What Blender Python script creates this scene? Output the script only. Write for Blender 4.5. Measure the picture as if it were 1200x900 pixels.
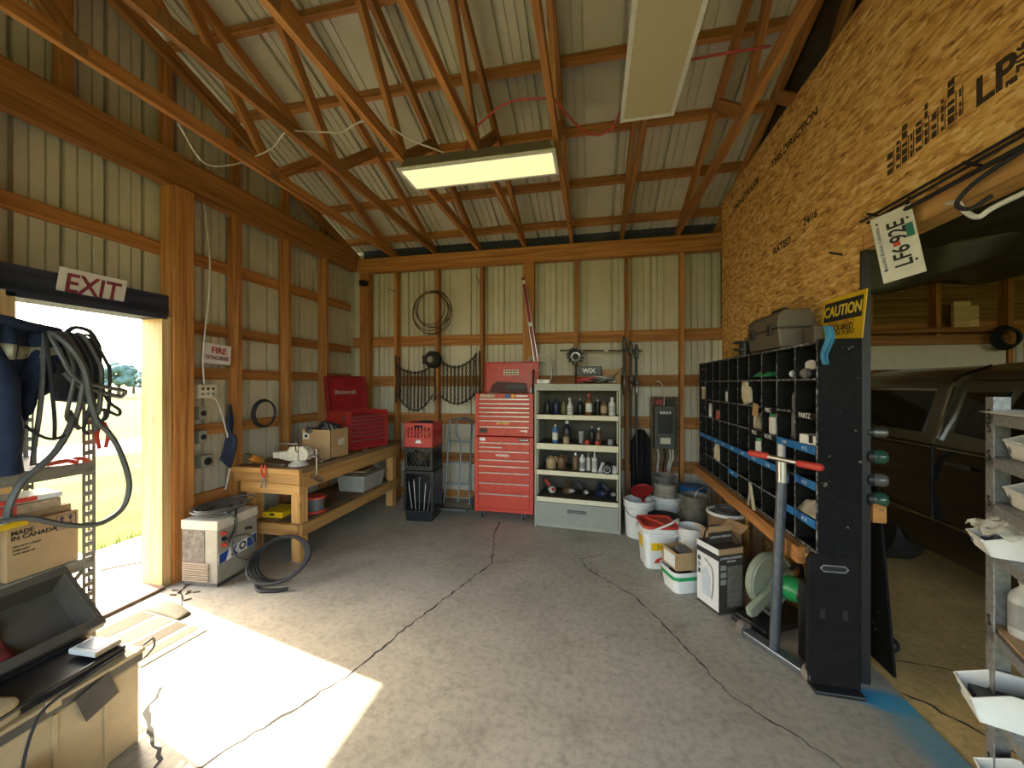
import bpy, math, random
from mathutils import Matrix, Vector
random.seed(7)
PI = math.pi
R = math.radians
for o in list(bpy.data.objects):
    bpy.data.objects.remove(o)
S = bpy.context.scene
C = S.collection

# ------------------------------------------------------------------ camera, sky, sun, exposure
YAW = math.atan(95 / 450)
cd = bpy.data.cameras.new('camera'); cam = bpy.data.objects.new('camera', cd); C.objects.link(cam)
cd.sensor_width = 36; cd.lens = 36 * 450 / 1200; cd.clip_start = .02; cd.clip_end = 600
cam.location = (0, 0, 1.55); cam.rotation_euler = (PI / 2, 0, YAW)
S.camera = cam
S.view_settings.view_transform = 'Standard'; S.view_settings.look = 'None'
S.view_settings.gamma = 1; S.view_settings.use_curve_mapping = False
S.view_settings.exposure = 3.05
W = bpy.data.worlds.new('sky'); S.world = W; W.use_nodes = True
wn = W.node_tree.nodes; wl = W.node_tree.links
bg = wn['Background']
sky = wn.new('ShaderNodeTexSky'); sky.sky_type = 'NISHITA'; sky.sun_disc = False
SUN = Vector((2.32, -.5, -2.035)).normalized()
sky.sun_elevation = math.asin(-SUN.z); sky.sun_rotation = math.atan2(-SUN.x, -SUN.y)
sky.air_density = 1.0; sky.dust_density = 3.0; sky.ozone_density = 1.0
tint = wn.new('ShaderNodeMix'); tint.data_type = 'RGBA'; tint.blend_type = 'MULTIPLY'; tint.inputs[0].default_value = 1; tint.inputs[7].default_value = (1, .935, .80, 1)   # warm white balance
wl.new(sky.outputs[0], tint.inputs[6]); wl.new(tint.outputs[2], bg.inputs[0]); bg.inputs[1].default_value = .25
sl = bpy.data.lights.new('sun', 'SUN'); so = bpy.data.objects.new('sun', sl); C.objects.link(so)
sl.energy = 2.8; sl.angle = R(.6); sl.color = (1, .90, .68)
so.location = (-12, 4, 14); so.rotation_euler = SUN.to_track_quat('-Z', 'Y').to_euler()
def portal(name, loc, rot, sx, sy):
    l = bpy.data.lights.new(name, 'AREA'); l.shape = 'RECTANGLE'; l.size = sx; l.size_y = sy
    l.cycles.is_portal = True
    o = bpy.data.objects.new(name, l); C.objects.link(o); o.location = loc; o.rotation_euler = rot
portal('front_opening_portal', (-.8, -2.3, 1.45), (PI / 2, 0, 0), 4.0, 2.9)   # shines along +Y
portal('bay_opening_portal', (3.35, -2.3, 1.3), (PI / 2, 0, 0), 3.7, 2.6)
portal('side_door_portal', (-3.4, 1.93, 1.02), (PI / 2, 0, -PI / 2), .75, 2.04)   # shines along +X

# ------------------------------------------------------------------ helpers
def rotz(a): return Matrix.Rotation(a, 4, 'Z')
def T(x, y, z): return Matrix.Translation((x, y, z))
def RX(d): return Matrix.Rotation(R(d), 4, 'X')
def RY(d): return Matrix.Rotation(R(d), 4, 'Y')
def RZ(d): return Matrix.Rotation(R(d), 4, 'Z')

class MB:
    def __init__(s): s.v = []; s.f = []
    def add(s, vs, fs, M=None):
        b = len(s.v)
        s.v += [tuple(M @ Vector(p)) for p in vs] if M is not None else [tuple(p) for p in vs]
        s.f += [tuple(i + b for i in f) for f in fs]
        return s
    def box(s, x0, x1, y0, y1, z0, z1, M=None):
        vs = [(x, y, z) for z in (z0, z1) for y in (y0, y1) for x in (x0, x1)]
        return s.add(vs, [(0, 2, 3, 1), (4, 5, 7, 6), (0, 1, 5, 4), (2, 6, 7, 3), (0, 4, 6, 2), (1, 3, 7, 5)], M)
    def frustum(s, bx, by, tx, ty, z0, z1, M=None, cap=True, ox=0, oy=0):
        vs = [(-bx, -by, z0), (bx, -by, z0), (bx, by, z0), (-bx, by, z0), (-tx + ox, -ty + oy, z1), (tx + ox, -ty + oy, z1), (tx + ox, ty + oy, z1), (-tx + ox, ty + oy, z1)]
        return s.add(vs, [(3, 2, 1, 0)] + ([(4, 5, 6, 7)] if cap else []) + [(0, 1, 5, 4), (1, 2, 6, 5), (2, 3, 7, 6), (3, 0, 4, 7)], M)
    def prism(s, poly, h0, h1, axis='z', M=None):
        n = len(poly)
        def mk(p, h): return {'z': (p[0], p[1], h), 'y': (p[0], h, p[1]), 'x': (h, p[0], p[1])}[axis]
        vs = [mk(p, h0) for p in poly] + [mk(p, h1) for p in poly]
        fs = [tuple(range(n))[::-1], tuple(range(n, 2 * n))] + [(i, (i + 1) % n, n + (i + 1) % n, n + i) for i in range(n)]
        return s.add(vs, fs, M)
    def lathe(s, prof, n=16, M=None, caps=True):
        vs = []; fs = []
        for r, z in prof:
            for k in range(n):
                a = 2 * PI * k / n; vs.append((r * math.cos(a), r * math.sin(a), z))
        for i in range(len(prof) - 1):
            for k in range(n):
                fs.append((i * n + k, i * n + (k + 1) % n, (i + 1) * n + (k + 1) % n, (i + 1) * n + k))
        if caps:
            if prof[0][0] > 1e-5: fs.append(tuple(range(n))[::-1])
            if prof[-1][0] > 1e-5: fs.append(tuple(range((len(prof) - 1) * n, len(prof) * n)))
        return s.add(vs, fs, M)
    def cyl(s, r, z0, z1, n=14, M=None): return s.lathe([(r, z0), (r, z1)], n, M)
    def tube(s, pts, r, n=6, closed=False, M=None):
        pts = [Vector(p) for p in pts]; m = len(pts); vs = []; fs = []; up = None
        for i, p in enumerate(pts):
            if closed: t = pts[(i + 1) % m] - pts[i - 1]
            else: t = pts[min(i + 1, m - 1)] - pts[max(i - 1, 0)]
            t = t.normalized() if t.length > 1e-9 else Vector((0, 0, 1))
            if up is None: up = Vector((0, 0, 1)) if abs(t.z) < .9 else Vector((1, 0, 0))
            sd = t.cross(up)
            if sd.length < 1e-6: sd = t.orthogonal()
            sd.normalize(); up = sd.cross(t).normalized()
            rr = r[i] if isinstance(r, (list, tuple)) else r
            for k in range(n):
                a = 2 * PI * k / n; vs.append(p + (sd * math.cos(a) + up * math.sin(a)) * rr)
        for i in range(m if closed else m - 1):
            j = (i + 1) % m
            for k in range(n): fs.append((i * n + k, i * n + (k + 1) % n, j * n + (k + 1) % n, j * n + k))
        if not closed: fs += [tuple(range(n))[::-1], tuple(range((m - 1) * n, m * n))]
        return s.add(vs, fs, M)
    def torus(s, R_, r, n=24, k=6, M=None, sx=1, sy=1):
        return s.tube([(R_ * sx * math.cos(2 * PI * i / n), R_ * sy * math.sin(2 * PI * i / n), 0) for i in range(n)], r, k, True, M)
    def sph(s, r, M=None, n=12, m=7, sz=1):
        return s.lathe([(max(r * math.sin(PI * i / m), 1e-6), -r * sz * math.cos(PI * i / m)) for i in range(m + 1)], n, M)
    def grid(s, fn, nu, nv, M=None):
        vs = [fn(i / nu, j / nv) for j in range(nv + 1) for i in range(nu + 1)]
        fs = [(j * (nu + 1) + i, j * (nu + 1) + i + 1, (j + 1) * (nu + 1) + i + 1, (j + 1) * (nu + 1) + i) for j in range(nv) for i in range(nu)]
        return s.add(vs, fs, M)
    def mesh(s, name):
        me = bpy.data.meshes.new(name); me.from_pydata(s.v, [], s.f); me.validate(); me.update(); return me

def link(name, me, mat, parent=None, smooth=False, bevel=0, M=None, solid=0):
    o = bpy.data.objects.new(name, me); C.objects.link(o)
    if mat and not me.materials: me.materials.append(mat)
    if smooth:
        for p in me.polygons: p.use_smooth = True
        me.set_sharp_from_angle(angle=R(42))
    if solid:
        m = o.modifiers.new('thickness', 'SOLIDIFY'); m.thickness = solid; m.offset = 0
    if bevel:
        m = o.modifiers.new('edge', 'BEVEL'); m.width = bevel; m.segments = 2; m.limit_method = 'ANGLE'; m.angle_limit = R(40)
    if parent: o.parent = parent
    if M is not None: o.matrix_local = M
    return o
def ob(name, mb, mat, parent=None, **k): return link(name, mb.mesh(name), mat, parent, **k)
def tag(o, label, cat, group=None):
    o['label'] = label; o['category'] = cat
    if group: o['group'] = group
    return o
def thing(name, label, cat, loc=(0, 0, 0), rz=0, group=None, rot=None):
    o = bpy.data.objects.new(name, None); C.objects.link(o); o.empty_display_size = .1
    o.location = loc; o.rotation_euler = rot if rot else (0, 0, R(rz))
    return tag(o, label, cat, group)
def struct(name, mb=None, mat=None, parent=None, **k):
    if mb is None:
        o = bpy.data.objects.new(name, None); C.objects.link(o); o.empty_display_size = .1
    else: o = ob(name, mb, mat, parent, **k)
    o['kind'] = 'structure'
    return o
def copy_tree(o, parent=None):
    c = o.copy(); C.objects.link(c)
    if parent: c.parent = parent
    for ch in [q for q in o.children]: copy_tree(ch, c)
    return c
def lum(name, p0, p1, w, h, mat, parent=None, up=(0, 0, 1)):
    """a piece of lumber from p0 to p1 (w sideways, h along up), grain along its own X"""
    p0 = Vector(p0); p1 = Vector(p1); d = p1 - p0; L = d.length; x = d.normalized(); u = Vector(up)
    y = u.cross(x)
    if y.length < 1e-5: y = Vector((0, 1, 0)).cross(x)
    y.normalize(); z = x.cross(y)
    M = Matrix((x, y, z)).transposed().to_4x4(); M.translation = (p0 + p1) / 2
    key = ('lum', round(L, 4), round(w, 4), round(h, 4), mat.name)
    me = MESH.get(key)
    if me is None:
        me = MB().box(-L / 2, L / 2, -w / 2, w / 2, -h / 2, h / 2).mesh(name); me.materials.append(mat); MESH[key] = me
    return link(name, me, mat, parent, M=M)
MESH = {}
def text(s, size, mat, parent, M, name='lettering', sx=1.0, depth=.0006, bold=0, align='CENTER'):
    cu = bpy.data.curves.new('t', 'FONT'); cu.body = s; cu.size = size; cu.extrude = depth; cu.offset = bold
    cu.align_x = align; cu.align_y = 'CENTER'; cu.resolution_u = 3
    t = bpy.data.objects.new('t', cu); C.objects.link(t)
    dg = bpy.context.evaluated_depsgraph_get(); me = bpy.data.meshes.new_from_object(t.evaluated_get(dg))
    bpy.data.objects.remove(t); bpy.data.curves.remove(cu)
    me.transform(Matrix.Diagonal((sx, 1, 1, 1))); me.materials.clear()
    return link(name, me, mat, parent, M=M)
# text frames: face -Y (front), +X, -X
FY = RX(90)
FX = RZ(90) @ RX(90)
FNX = RZ(-90) @ RX(90)
def spline(ps, k=6):
    ps = [Vector(p) for p in ps]; out = []
    q = [2 * ps[0] - ps[1]] + ps + [2 * ps[-1] - ps[-2]]
    for i in range(1, len(q) - 2):
        a, b, c, d = q[i - 1:i + 3]
        for j in range(k):
            t = j / k
            out.append(.5 * ((2 * b) + (c - a) * t + (2 * a - 5 * b + 4 * c - d) * t * t + (3 * b - a - 3 * c + d) * t ** 3))
    return out + [ps[-1]]

# ------------------------------------------------------------------ materials
def newmat(name):
    m = bpy.data.materials.new(name); m.use_nodes = True
    n = m.node_tree.nodes; return m, n, m.node_tree.links, n['Principled BSDF']
def rgb(c): return (c[0], c[1], c[2], 1)
def sc3(c, k): return tuple(min(1, max(0, q * k)) for q in c)
def nodes_coord(n, l, scale, kind='Object', rot=(0, 0, 0)):
    tc = n.new('ShaderNodeTexCoord'); mp = n.new('ShaderNodeMapping')
    mp.inputs['Scale'].default_value = scale; mp.inputs['Rotation'].default_value = rot
    l.new(tc.outputs[kind], mp.inputs[0]); return mp
def ramp(n, l, src, stops):
    r = n.new('ShaderNodeValToRGB'); e = r.color_ramp.elements
    while len(e) < len(stops): e.new(.5)
    for q, (p, c) in zip(e, stops): q.position = p; q.color = rgb(c)
    l.new(src, r.inputs[0]); return r
def M_(name, col, rough=.55, metal=0, var=.12, scale=14, bump=0, spec=.5, trans=0, coat=0, emit=0, wear=None):
    m, n, l, b = newmat(name)
    b.inputs['Roughness'].default_value = rough; b.inputs['Metallic'].default_value = metal
    b.inputs['Specular IOR Level'].default_value = spec
    if trans: b.inputs['Transmission Weight'].default_value = trans
    if coat: b.inputs['Coat Weight'].default_value = coat
    mp = nodes_coord(n, l, (scale,) * 3)
    t = n.new('ShaderNodeTexNoise'); t.inputs['Scale'].default_value = 1; t.inputs['Detail'].default_value = 4; t.inputs['Roughness'].default_value = .65
    l.new(mp.outputs[0], t.inputs[0])
    st = [(.3, sc3(col, 1 - var)), (.7, sc3(col, 1 + var))]
    if wear: st = [(.36, wear), (.40, sc3(col, 1 - var)), (.7, sc3(col, 1 + var))]
    r = ramp(n, l, t.outputs[0], st)
    l.new(r.outputs[0], b.inputs['Base Color'])
    if bump:
        bp = n.new('ShaderNodeBump'); bp.inputs['Strength'].default_value = bump; bp.inputs['Distance'].default_value = .004
        l.new(t.outputs[0], bp.inputs['Height']); l.new(bp.outputs[0], b.inputs['Normal'])
    if emit:
        b.inputs['Emission Color'].default_value = rgb(col); b.inputs['Emission Strength'].default_value = emit
    return m
def wood(name, dark, light, rough=.6, knots=True):
    m, n, l, b = newmat(name); b.inputs['Roughness'].default_value = rough; b.inputs['Specular IOR Level'].default_value = .3
    oi = n.new('ShaderNodeObjectInfo'); tc = n.new('ShaderNodeTexCoord')
    off = n.new('ShaderNodeVectorMath'); off.operation = 'ADD'; mul = n.new('ShaderNodeMath'); mul.operation = 'MULTIPLY'; mul.inputs[1].default_value = 37
    l.new(oi.outputs['Random'], mul.inputs[0]); l.new(tc.outputs['Object'], off.inputs[0]); l.new(mul.outputs[0], off.inputs[1])
    mp = n.new('ShaderNodeMapping'); mp.inputs['Scale'].default_value = (1.1, 26, 26); l.new(off.outputs[0], mp.inputs[0])
    t = n.new('ShaderNodeTexNoise'); t.inputs['Scale'].default_value = 1; t.inputs['Detail'].default_value = 5; t.inputs['Roughness'].default_value = .6; t.inputs['Distortion'].default_value = .6
    l.new(mp.outputs[0], t.inputs[0])
    r = ramp(n, l, t.outputs[0], [(.3, dark), (.62, light)])
    src = r.outputs[0]
    if knots:
        mp2 = n.new('ShaderNodeMapping'); mp2.inputs['Scale'].default_value = (2.6, 9, 9); l.new(off.outputs[0], mp2.inputs[0])
        v = n.new('ShaderNodeTexVoronoi'); v.inputs['Scale'].default_value = 1; l.new(mp2.outputs[0], v.inputs[0])
        kr = ramp(n, l, v.outputs['Distance'], [(.0, (.25, .2, .18)), (.13, (1, 1, 1))])
        mx = n.new('ShaderNodeMix'); mx.data_type = 'RGBA'; mx.blend_type = 'MULTIPLY'; mx.inputs[0].default_value = .8
        l.new(src, mx.inputs[6]); l.new(kr.outputs[0], mx.inputs[7]); src = mx.outputs[2]
    hs = n.new('ShaderNodeHueSaturation'); mr = n.new('ShaderNodeMapRange'); mr.inputs[3].default_value = .72; mr.inputs[4].default_value = 1.2
    l.new(oi.outputs['Random'], mr.inputs[0]); l.new(mr.outputs[0], hs.inputs['Value']); l.new(src, hs.inputs['Color'])
    l.new(hs.outputs[0], b.inputs['Base Color'])
    bp = n.new('ShaderNodeBump'); bp.inputs['Strength'].default_value = .15; bp.inputs['Distance'].default_value = .003
    l.new(t.outputs[0], bp.inputs['Height']); l.new(bp.outputs[0], b.inputs['Normal'])
    return m
WOOD = wood('framing_lumber', (.27, .10, .028), (.55, .25, .075))
WOODP = wood('pale_pine', (.52, .32, .13), (.78, .56, .28))
WOODD = wood('dark_painted_board', (.03, .035, .06), (.06, .065, .10), knots=False)
WOODB = wood('bench_pine', (.40, .19, .055), (.68, .38, .13))
WOODO = wood('old_bench_top', (.10, .06, .03), (.24, .15, .08))
def osb_mat(name, rotdeg, k_=1.0):
    m, n, l, b = newmat(name); b.inputs['Roughness'].default_value = .62; b.inputs['Specular IOR Level'].default_value = .35
    cols = []; hts = []
    for k, (sc, rd) in enumerate((((1, 17, 62), 28), ((1, 21, 74), -18), ((1, 14, 48), 62))):
        mp = nodes_coord(n, l, sc, rot=(R(rd + rotdeg), 0, 0))
        ns = n.new('ShaderNodeTexNoise'); ns.inputs['Scale'].default_value = 2.2; l.new(mp.outputs[0], ns.inputs[0])
        ad = n.new('ShaderNodeMix'); ad.data_type = 'VECTOR'; ad.inputs[0].default_value = .16
        l.new(mp.outputs[0], ad.inputs[4]); l.new(ns.outputs['Color'], ad.inputs[5])
        v = n.new('ShaderNodeTexVoronoi'); v.inputs['Scale'].default_value = 1.25; l.new(ad.outputs[1], v.inputs[0])
        sp = n.new('ShaderNodeSeparateColor'); l.new(v.outputs['Color'], sp.inputs[0])
        cols.append(sp.outputs[k]); hts.append(v.outputs['Distance'])
    a1 = n.new('ShaderNodeMath'); a1.operation = 'MAXIMUM'; l.new(cols[0], a1.inputs[0]); l.new(cols[1], a1.inputs[1])
    a2 = n.new('ShaderNodeMix'); a2.inputs[0].default_value = .4; l.new(a1.outputs[0], a2.inputs[2]); l.new(cols[2], a2.inputs[3])
    r = ramp(n, l, a2.outputs[0], [(p, sc3(q, k_)) for p, q in ((.12, (.24, .10, .022)), (.38, (.58, .28, .065)), (.72, (.84, .50, .145)), (.95, (.93, .67, .29)))])
    l.new(r.outputs[0], b.inputs['Base Color'])
    bp = n.new('ShaderNodeBump'); bp.inputs['Strength'].default_value = .5; bp.inputs['Distance'].default_value = .004
    l.new(a2.outputs[0], bp.inputs['Height']); l.new(bp.outputs[0], b.inputs['Normal'])
    return m
OSB = osb_mat('oriented_strand_board', 0)
def concrete(name, base, paint=False):
    m, n, l, b = newmat(name); b.inputs['Roughness'].default_value = .55; b.inputs['Specular IOR Level'].default_value = .4
    mp = nodes_coord(n, l, (1, 1, 1))
    t1 = n.new('ShaderNodeTexNoise'); t1.inputs['Scale'].default_value = 1.3; t1.inputs['Detail'].default_value = 7; t1.inputs['Roughness'].default_value = .68; t1.inputs['Distortion'].default_value = .5
    t2 = n.new('ShaderNodeTexNoise'); t2.inputs['Scale'].default_value = 28; t2.inputs['Detail'].default_value = 5; t2.inputs['Roughness'].default_value = .7
    t3 = n.new('ShaderNodeTexNoise'); t3.inputs['Scale'].default_value = 5; t3.inputs['Detail'].default_value = 8; t3.inputs['Roughness'].default_value = .75
    for t in (t1, t2, t3): l.new(mp.outputs[0], t.inputs[0])
    r1 = ramp(n, l, t1.outputs[0], [(.30, sc3(base, .76)), (.64, sc3(base, 1.08))])
    r2 = ramp(n, l, t2.outputs[0], [(.32, (.68,) * 3), (.55, (1, 1, 1)), (.74, (1.0, 1.0, 1.0))])
    r3 = ramp(n, l, t3.outputs[0], [(.32, (.74, .73, .71)), (.48, (1, 1, 1))])
    src = r1.outputs[0]
    for r in (r2, r3):
        mx = n.new('ShaderNodeMix'); mx.data_type = 'RGBA'; mx.blend_type = 'MULTIPLY'; mx.inputs[0].default_value = .9
        l.new(src, mx.inputs[6]); l.new(r.outputs[0], mx.inputs[7]); src = mx.outputs[2]
    if paint:
        # overspray of blue paint on the slab, a stain with its own outline
        for (cx, cy, rx, ry, a, k, col) in ((1.40, 2.21, .22, .10, -12, .95, (.03, .34, .60)), (1.50, 1.93, .22, .45, 8, .7, (.12, .36, .44))):
            tc = n.new('ShaderNodeTexCoord'); mq = n.new('ShaderNodeMapping'); mq.vector_type = 'TEXTURE'
            mq.inputs['Location'].default_value = (cx, cy, 0); mq.inputs['Rotation'].default_value = (0, 0, R(a)); mq.inputs['Scale'].default_value = (rx, ry, 1)
            l.new(tc.outputs['Object'], mq.inputs[0])
            g = n.new('ShaderNodeTexGradient'); g.gradient_type = 'SPHERICAL'; l.new(mq.outputs[0], g.inputs[0])
            ad = n.new('ShaderNodeMath'); ad.operation = 'MULTIPLY_ADD'; ad.inputs[1].default_value = 1.1
            mm = n.new('ShaderNodeMath'); mm.operation = 'MULTIPLY_ADD'; mm.inputs[1].default_value = .5; mm.inputs[2].default_value = -.22
            l.new(t2.outputs[0], mm.inputs[0]); l.new(g.outputs['Fac'], ad.inputs[0]); l.new(mm.outputs[0], ad.inputs[2])
            rr = ramp(n, l, ad.outputs[0], [(.1, (0, 0, 0)), (.62, (k, k, k))])
            mx = n.new('ShaderNodeMix'); mx.data_type = 'RGBA'; l.new(rr.outputs[0], mx.inputs[0]); l.new(src, mx.inputs[6])
            mx.inputs[7].default_value = rgb(col); src = mx.outputs[2]
    l.new(src, b.inputs['Base Color'])
    bp = n.new('ShaderNodeBump'); bp.inputs['Strength'].default_value = .35; bp.inputs['Distance'].default_value = .004
    l.new(t2.outputs[0], bp.inputs['Height']); l.new(bp.outputs[0], b.inputs['Normal'])
    return m
CONC = concrete('worn_concrete', (.465, .43, .35), True)
CONC2 = concrete('lit_dusty_side_floor', (.82, .56, .22))  # dusty brown raised to carry the bay's warm light
STEELP = M_('painted_steel_sheet', (.66, .61, .48), rough=.42, var=.08, scale=3)
BLACK = M_('black_paint', (.012, .012, .013), rough=.5, var=.3)
BLACKP = M_('black_plastic', (.018, .018, .02), rough=.38, var=.2)
RUBBER = M_('black_rubber', (.02, .02, .022), rough=.65, var=.2)
WHITE = M_('white_plastic', (.78, .77, .72), rough=.4, var=.05)
RED = M_('red_enamel', (.57, .06, .035), rough=.35, var=.12)
REDD = M_('dark_red_enamel', (.30, .018, .022), rough=.35, var=.15)
GREY = M_('grey_enamel', (.30, .30, .26), rough=.4, var=.08)
STEEL = M_('bright_steel', (.55, .55, .55), rough=.3, metal=1, var=.15)
DSTEEL = M_('dull_steel', (.20, .19, .18), rough=.45, metal=.9, var=.3)
GALV = M_('galvanized_steel', (.36, .36, .35), rough=.45, metal=.7, var=.25, scale=30)
CARD = M_('brown_cardboard', (.46, .29, .14), rough=.8, var=.08)
CARDD = M_('dark_cardboard', (.24, .14, .065), rough=.8, var=.15)
INK = M_('black_ink', (.015, .015, .015), rough=.7, var=.1)
CREAM = M_('cream_paint', (.72, .66, .47), rough=.5, var=.06)
BLUE = M_('blue_tape', (.02, .16, .42), rough=.5, var=.25)
YEL = M_('yellow_paint', (.80, .50, .01), rough=.4, var=.06)

# ------------------------------------------------------------------ the setting
XL, YB, XR, YF, XE = -3.36, 4.95, 1.36, -2.25, 5.3       # steel faces; XR: face of the partition
RIDGE = 1.3
def roof(y): return 3.28 + .3333 * (4.8 - y) if y >= RIDGE else 3.28 + .3333 * (4.8 - (2 * RIDGE - y))
def rib_profile(a, b):
    """points (s, depth) of ribbed sheet between a and b; ribs stand out to the far side"""
    pts = [(a, 0)]; k = math.ceil((a + .001) / .2286)
    while True:
        c = k * .2286
        if c - .03 > b: break
        if c - .03 > a and c + .03 < b: pts += [(c - .016, 0), (c - .014, .045), (c + .014, .045), (c + .016, 0)]
        for m in (c + .0762, c + .1524):
            if m - .012 > a and m + .012 < b: pts += [(m - .007, 0), (m - .005, .016), (m + .005, .016), (m + .007, 0)]
        k += 1
    pts.append((b, 0)); return pts
def sheet(name, pts3, parent):
    """pts3: list of (low point, high point)"""
    mb = MB(); n = len(pts3)
    mb.add([p for q in pts3 for p in q], [(2 * i, 2 * i + 1, 2 * i + 3, 2 * i + 2) for i in range(n - 1)])
    return ob(name, mb, STEELP, parent, solid=.0015)
def cuts(a, b, w=.9144):
    k = math.ceil(a / w + 1e-6) * w; out = [a]
    while k < b - .05: out.append(k); k += w
    return out + [b]

# floors and cracks
fl = struct('floor', MB().box(XL, 1.5, YF, YB, -.12, 0), CONC)
fs = struct('floor_side', MB().box(1.5, XE, YF, YB, -.12, -.006), CONC2)
CRK = M_('dark_crack', (.03, .028, .025), rough=.9)  # dark colour of the flat crack strips
CRE = M_('crack_dust', (.30, .25, .16), rough=.9, var=.3)
def crack(pts, w, parent, mat=None):
    mb = MB(); q = []
    for a, b in zip(pts, pts[1:]):
        a = Vector(a); b = Vector(b); L = (b - a).length; m = max(2, int(L / .035))
        nrm = Vector((-(b - a).y, (b - a).x)).normalized()
        for i in range(m):
            q.append(a.lerp(b, i / m) + nrm * random.uniform(-.011, .011) * (1 if i else .3))
    q.append(Vector(pts[-1])); vs = []; fsx = []
    for i, p in enumerate(q):
        t = (q[min(i + 1, len(q) - 1)] - q[max(i - 1, 0)]).normalized(); nn = Vector((-t.y, t.x)) * w * random.uniform(.35, 1.2) * .5
        vs += [(p.x + nn.x, p.y + nn.y, .0012), (p.x - nn.x, p.y - nn.y, .0012)]
        if i: fsx.append((2 * i - 2, 2 * i - 1, 2 * i + 1, 2 * i))
    mb.add(vs, fsx); return ob('crack', mb, mat or CRK, parent)
crack([(-1.02, 4.2), (-.997, 3.86), (-.93, 3.55), (-.852, 3.215), (-.97, 2.85), (-1.131, 2.354), (-1.271, 1.828), (-1.534, 1.296), (-1.75, .9), (-2.0, .3)], .013, fl)
crack([(-.852, 3.215), (-.7, 3.27), (-.58, 3.33)], .006, fl)
crack([(.1, 3.6), (-.111, 3.454), (-.06, 3.3), (.303, 2.916), (.488, 2.52), (.653, 2.118), (.965, 1.824), (1.25, 1.5)], .010, fl)
crack([(-2.16, 1.55), (-2.068, 1.415), (-1.9, 1.33), (-1.74, 1.25), (-1.6, 1.0)], .022, fl)
crack([(-3.02, 2.3), (-2.9, 2.22), (-2.8, 2.13), (-2.72, 2.07)], .014, fl)
crack([(1.515, 2.56), (1.657, 2.543), (2.007, 2.52), (2.6, 2.5)], .008, fs)
crack([(1.515, 2.29), (1.57, 2.248), (1.677, 2.106), (1.9, 1.8)], .014, fs)

# back wall
wb = struct('wall_back')
c = cuts(XL, XE)
for a, b in zip(c, c[1:]):
    sheet('metal_sheet', [((s, YB + d, -.12), (s, YB + d, 3.46)) for s, d in rib_profile(a, b)], wb)
for z in (2.14, 1.59, 1.08, .55, .07):
    lum('girt', (XL, YB - .02, z), (XE, YB - .02, z), .038, .14 if z > .1 else .09, WOOD, wb)
STUDX = [-2.64, -2.04, -1.42, -.20, .40, 1.02]
for x in STUDX + [2.9, 3.5, 4.1, 4.7]:
    lum('stud', (x, 4.855, 0), (x, 4.855, 3.09), .11, .042, WOOD, wb, up=(1, 0, 0))
lum('post', (-.80, 4.85, 0), (-.80, 4.85, 3.09), .12, .14, WOOD, wb, up=(1, 0, 0))
lum('post', (-3.12, 4.86, 0), (-3.12, 4.86, 3.09), .1, .14, WOOD, wb, up=(1, 0, 0))
lum('top_plate', (-3.2, 4.83, 3.185), (XE, 4.83, 3.185), .10, .19, WOOD, wb)

# left wall with the open doorway
wlft = struct('wall_left')
D0, D1, DH = 1.55, 2.30, 2.04
c = [YF, -1.3, -.39, .525, 1.44, 2.37, 3.28, 4.19, YB]
for a, b in zip(c, c[1:]):
    z0 = 2.1 if abs(a - 1.44) < .01 else -.12
    sheet('metal_sheet', [((XL - d, s, z0), (XL - d, s, roof(s) + .17)) for s, d in rib_profile(a, b)], wlft)
for z in (2.62, 2.03, 1.64, 1.15, .55):
    if z > 2.1: lum('girt', (XL + .02, YF, z), (XL + .02, 4.8, z), .038, .10, WOOD, wlft)
    else:
        lum('girt', (XL + .02, 2.5, z), (XL + .02, 4.8, z), .038, .10, WOOD, wlft)
        lum('girt', (XL + .02, YF, z), (XL + .02, 1.42, z), .038, .10, WOOD, wlft)
for y in (2.96, 3.56, 4.16):
    lum('stud', (-3.26, y, 0), (-3.26, y, 3.1), .12, .042, WOOD, wlft, up=(0, 1, 0))
lum('post', (-3.25, 2.45, 0), (-3.25, 2.45, 3.1), .14, .15, WOOD, wlft, up=(0, 1, 0))
lum('post', (-3.25, 1.40, 0), (-3.25, 1.40, 3.1), .14, .10, WOOD, wlft, up=(0, 1, 0))
lum('post', (-3.25, -.6, 0), (-3.25, -.6, 3.1), .14, .14, WOOD, wlft, up=(0, 1, 0))
lum('beam', (-3.22, YF, 3.235), (-3.22, 4.76, 3.235), .04, .27, WOOD, wlft)
lum('beam', (-3.265, YF, 3.225), (-3.265, 4.76, 3.225), .045, .25, WOOD, wlft)
for y in (1.8, 2.4, 3.0, 3.6, 4.2):
    lum('gable_stud', (-3.30, y, 3.37), (-3.30, y, roof(y) + .02), .038, .085, WOOD, wlft, up=(0, 1, 0))
for x, dz in ((-3.25, .045), (-3.30, .07)):
    lum('gable_rafter', (x, 4.86, roof(4.86) + dz), (x, RIDGE, roof(RIDGE) + dz), .04, .10, WOOD, wlft)
    lum('gable_rafter', (x, RIDGE, roof(RIDGE) + dz), (x, YF, roof(YF) + dz), .04, .10, WOOD, wlft)
dr = struct('door_1')
lum('jamb', (-3.30, 2.335, 0), (-3.30, 2.335, DH + .03), .20, .065, WOODP, dr, up=(0, 1, 0))
lum('jamb', (-3.30, 1.515, 0), (-3.30, 1.515, DH + .03), .20, .065, WOODP, dr, up=(0, 1, 0))
lum('head_jamb', (-3.30, D0 - .04, DH + .025), (-3.30, D1 + .04, DH + .025), .20, .04, WOODD, dr)
lum('header_board', (-3.255, 1.45, DH + .12), (-3.255, 2.37, DH + .12), .05, .15, WOODD, dr)
SILL = M_('weathered_sill', (.17, .11, .08), rough=.8, var=.3)
ob('sill', MB().box(-3.40, -3.16, D0, D1, 0, .022), SILL, dr, bevel=.006)

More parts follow.
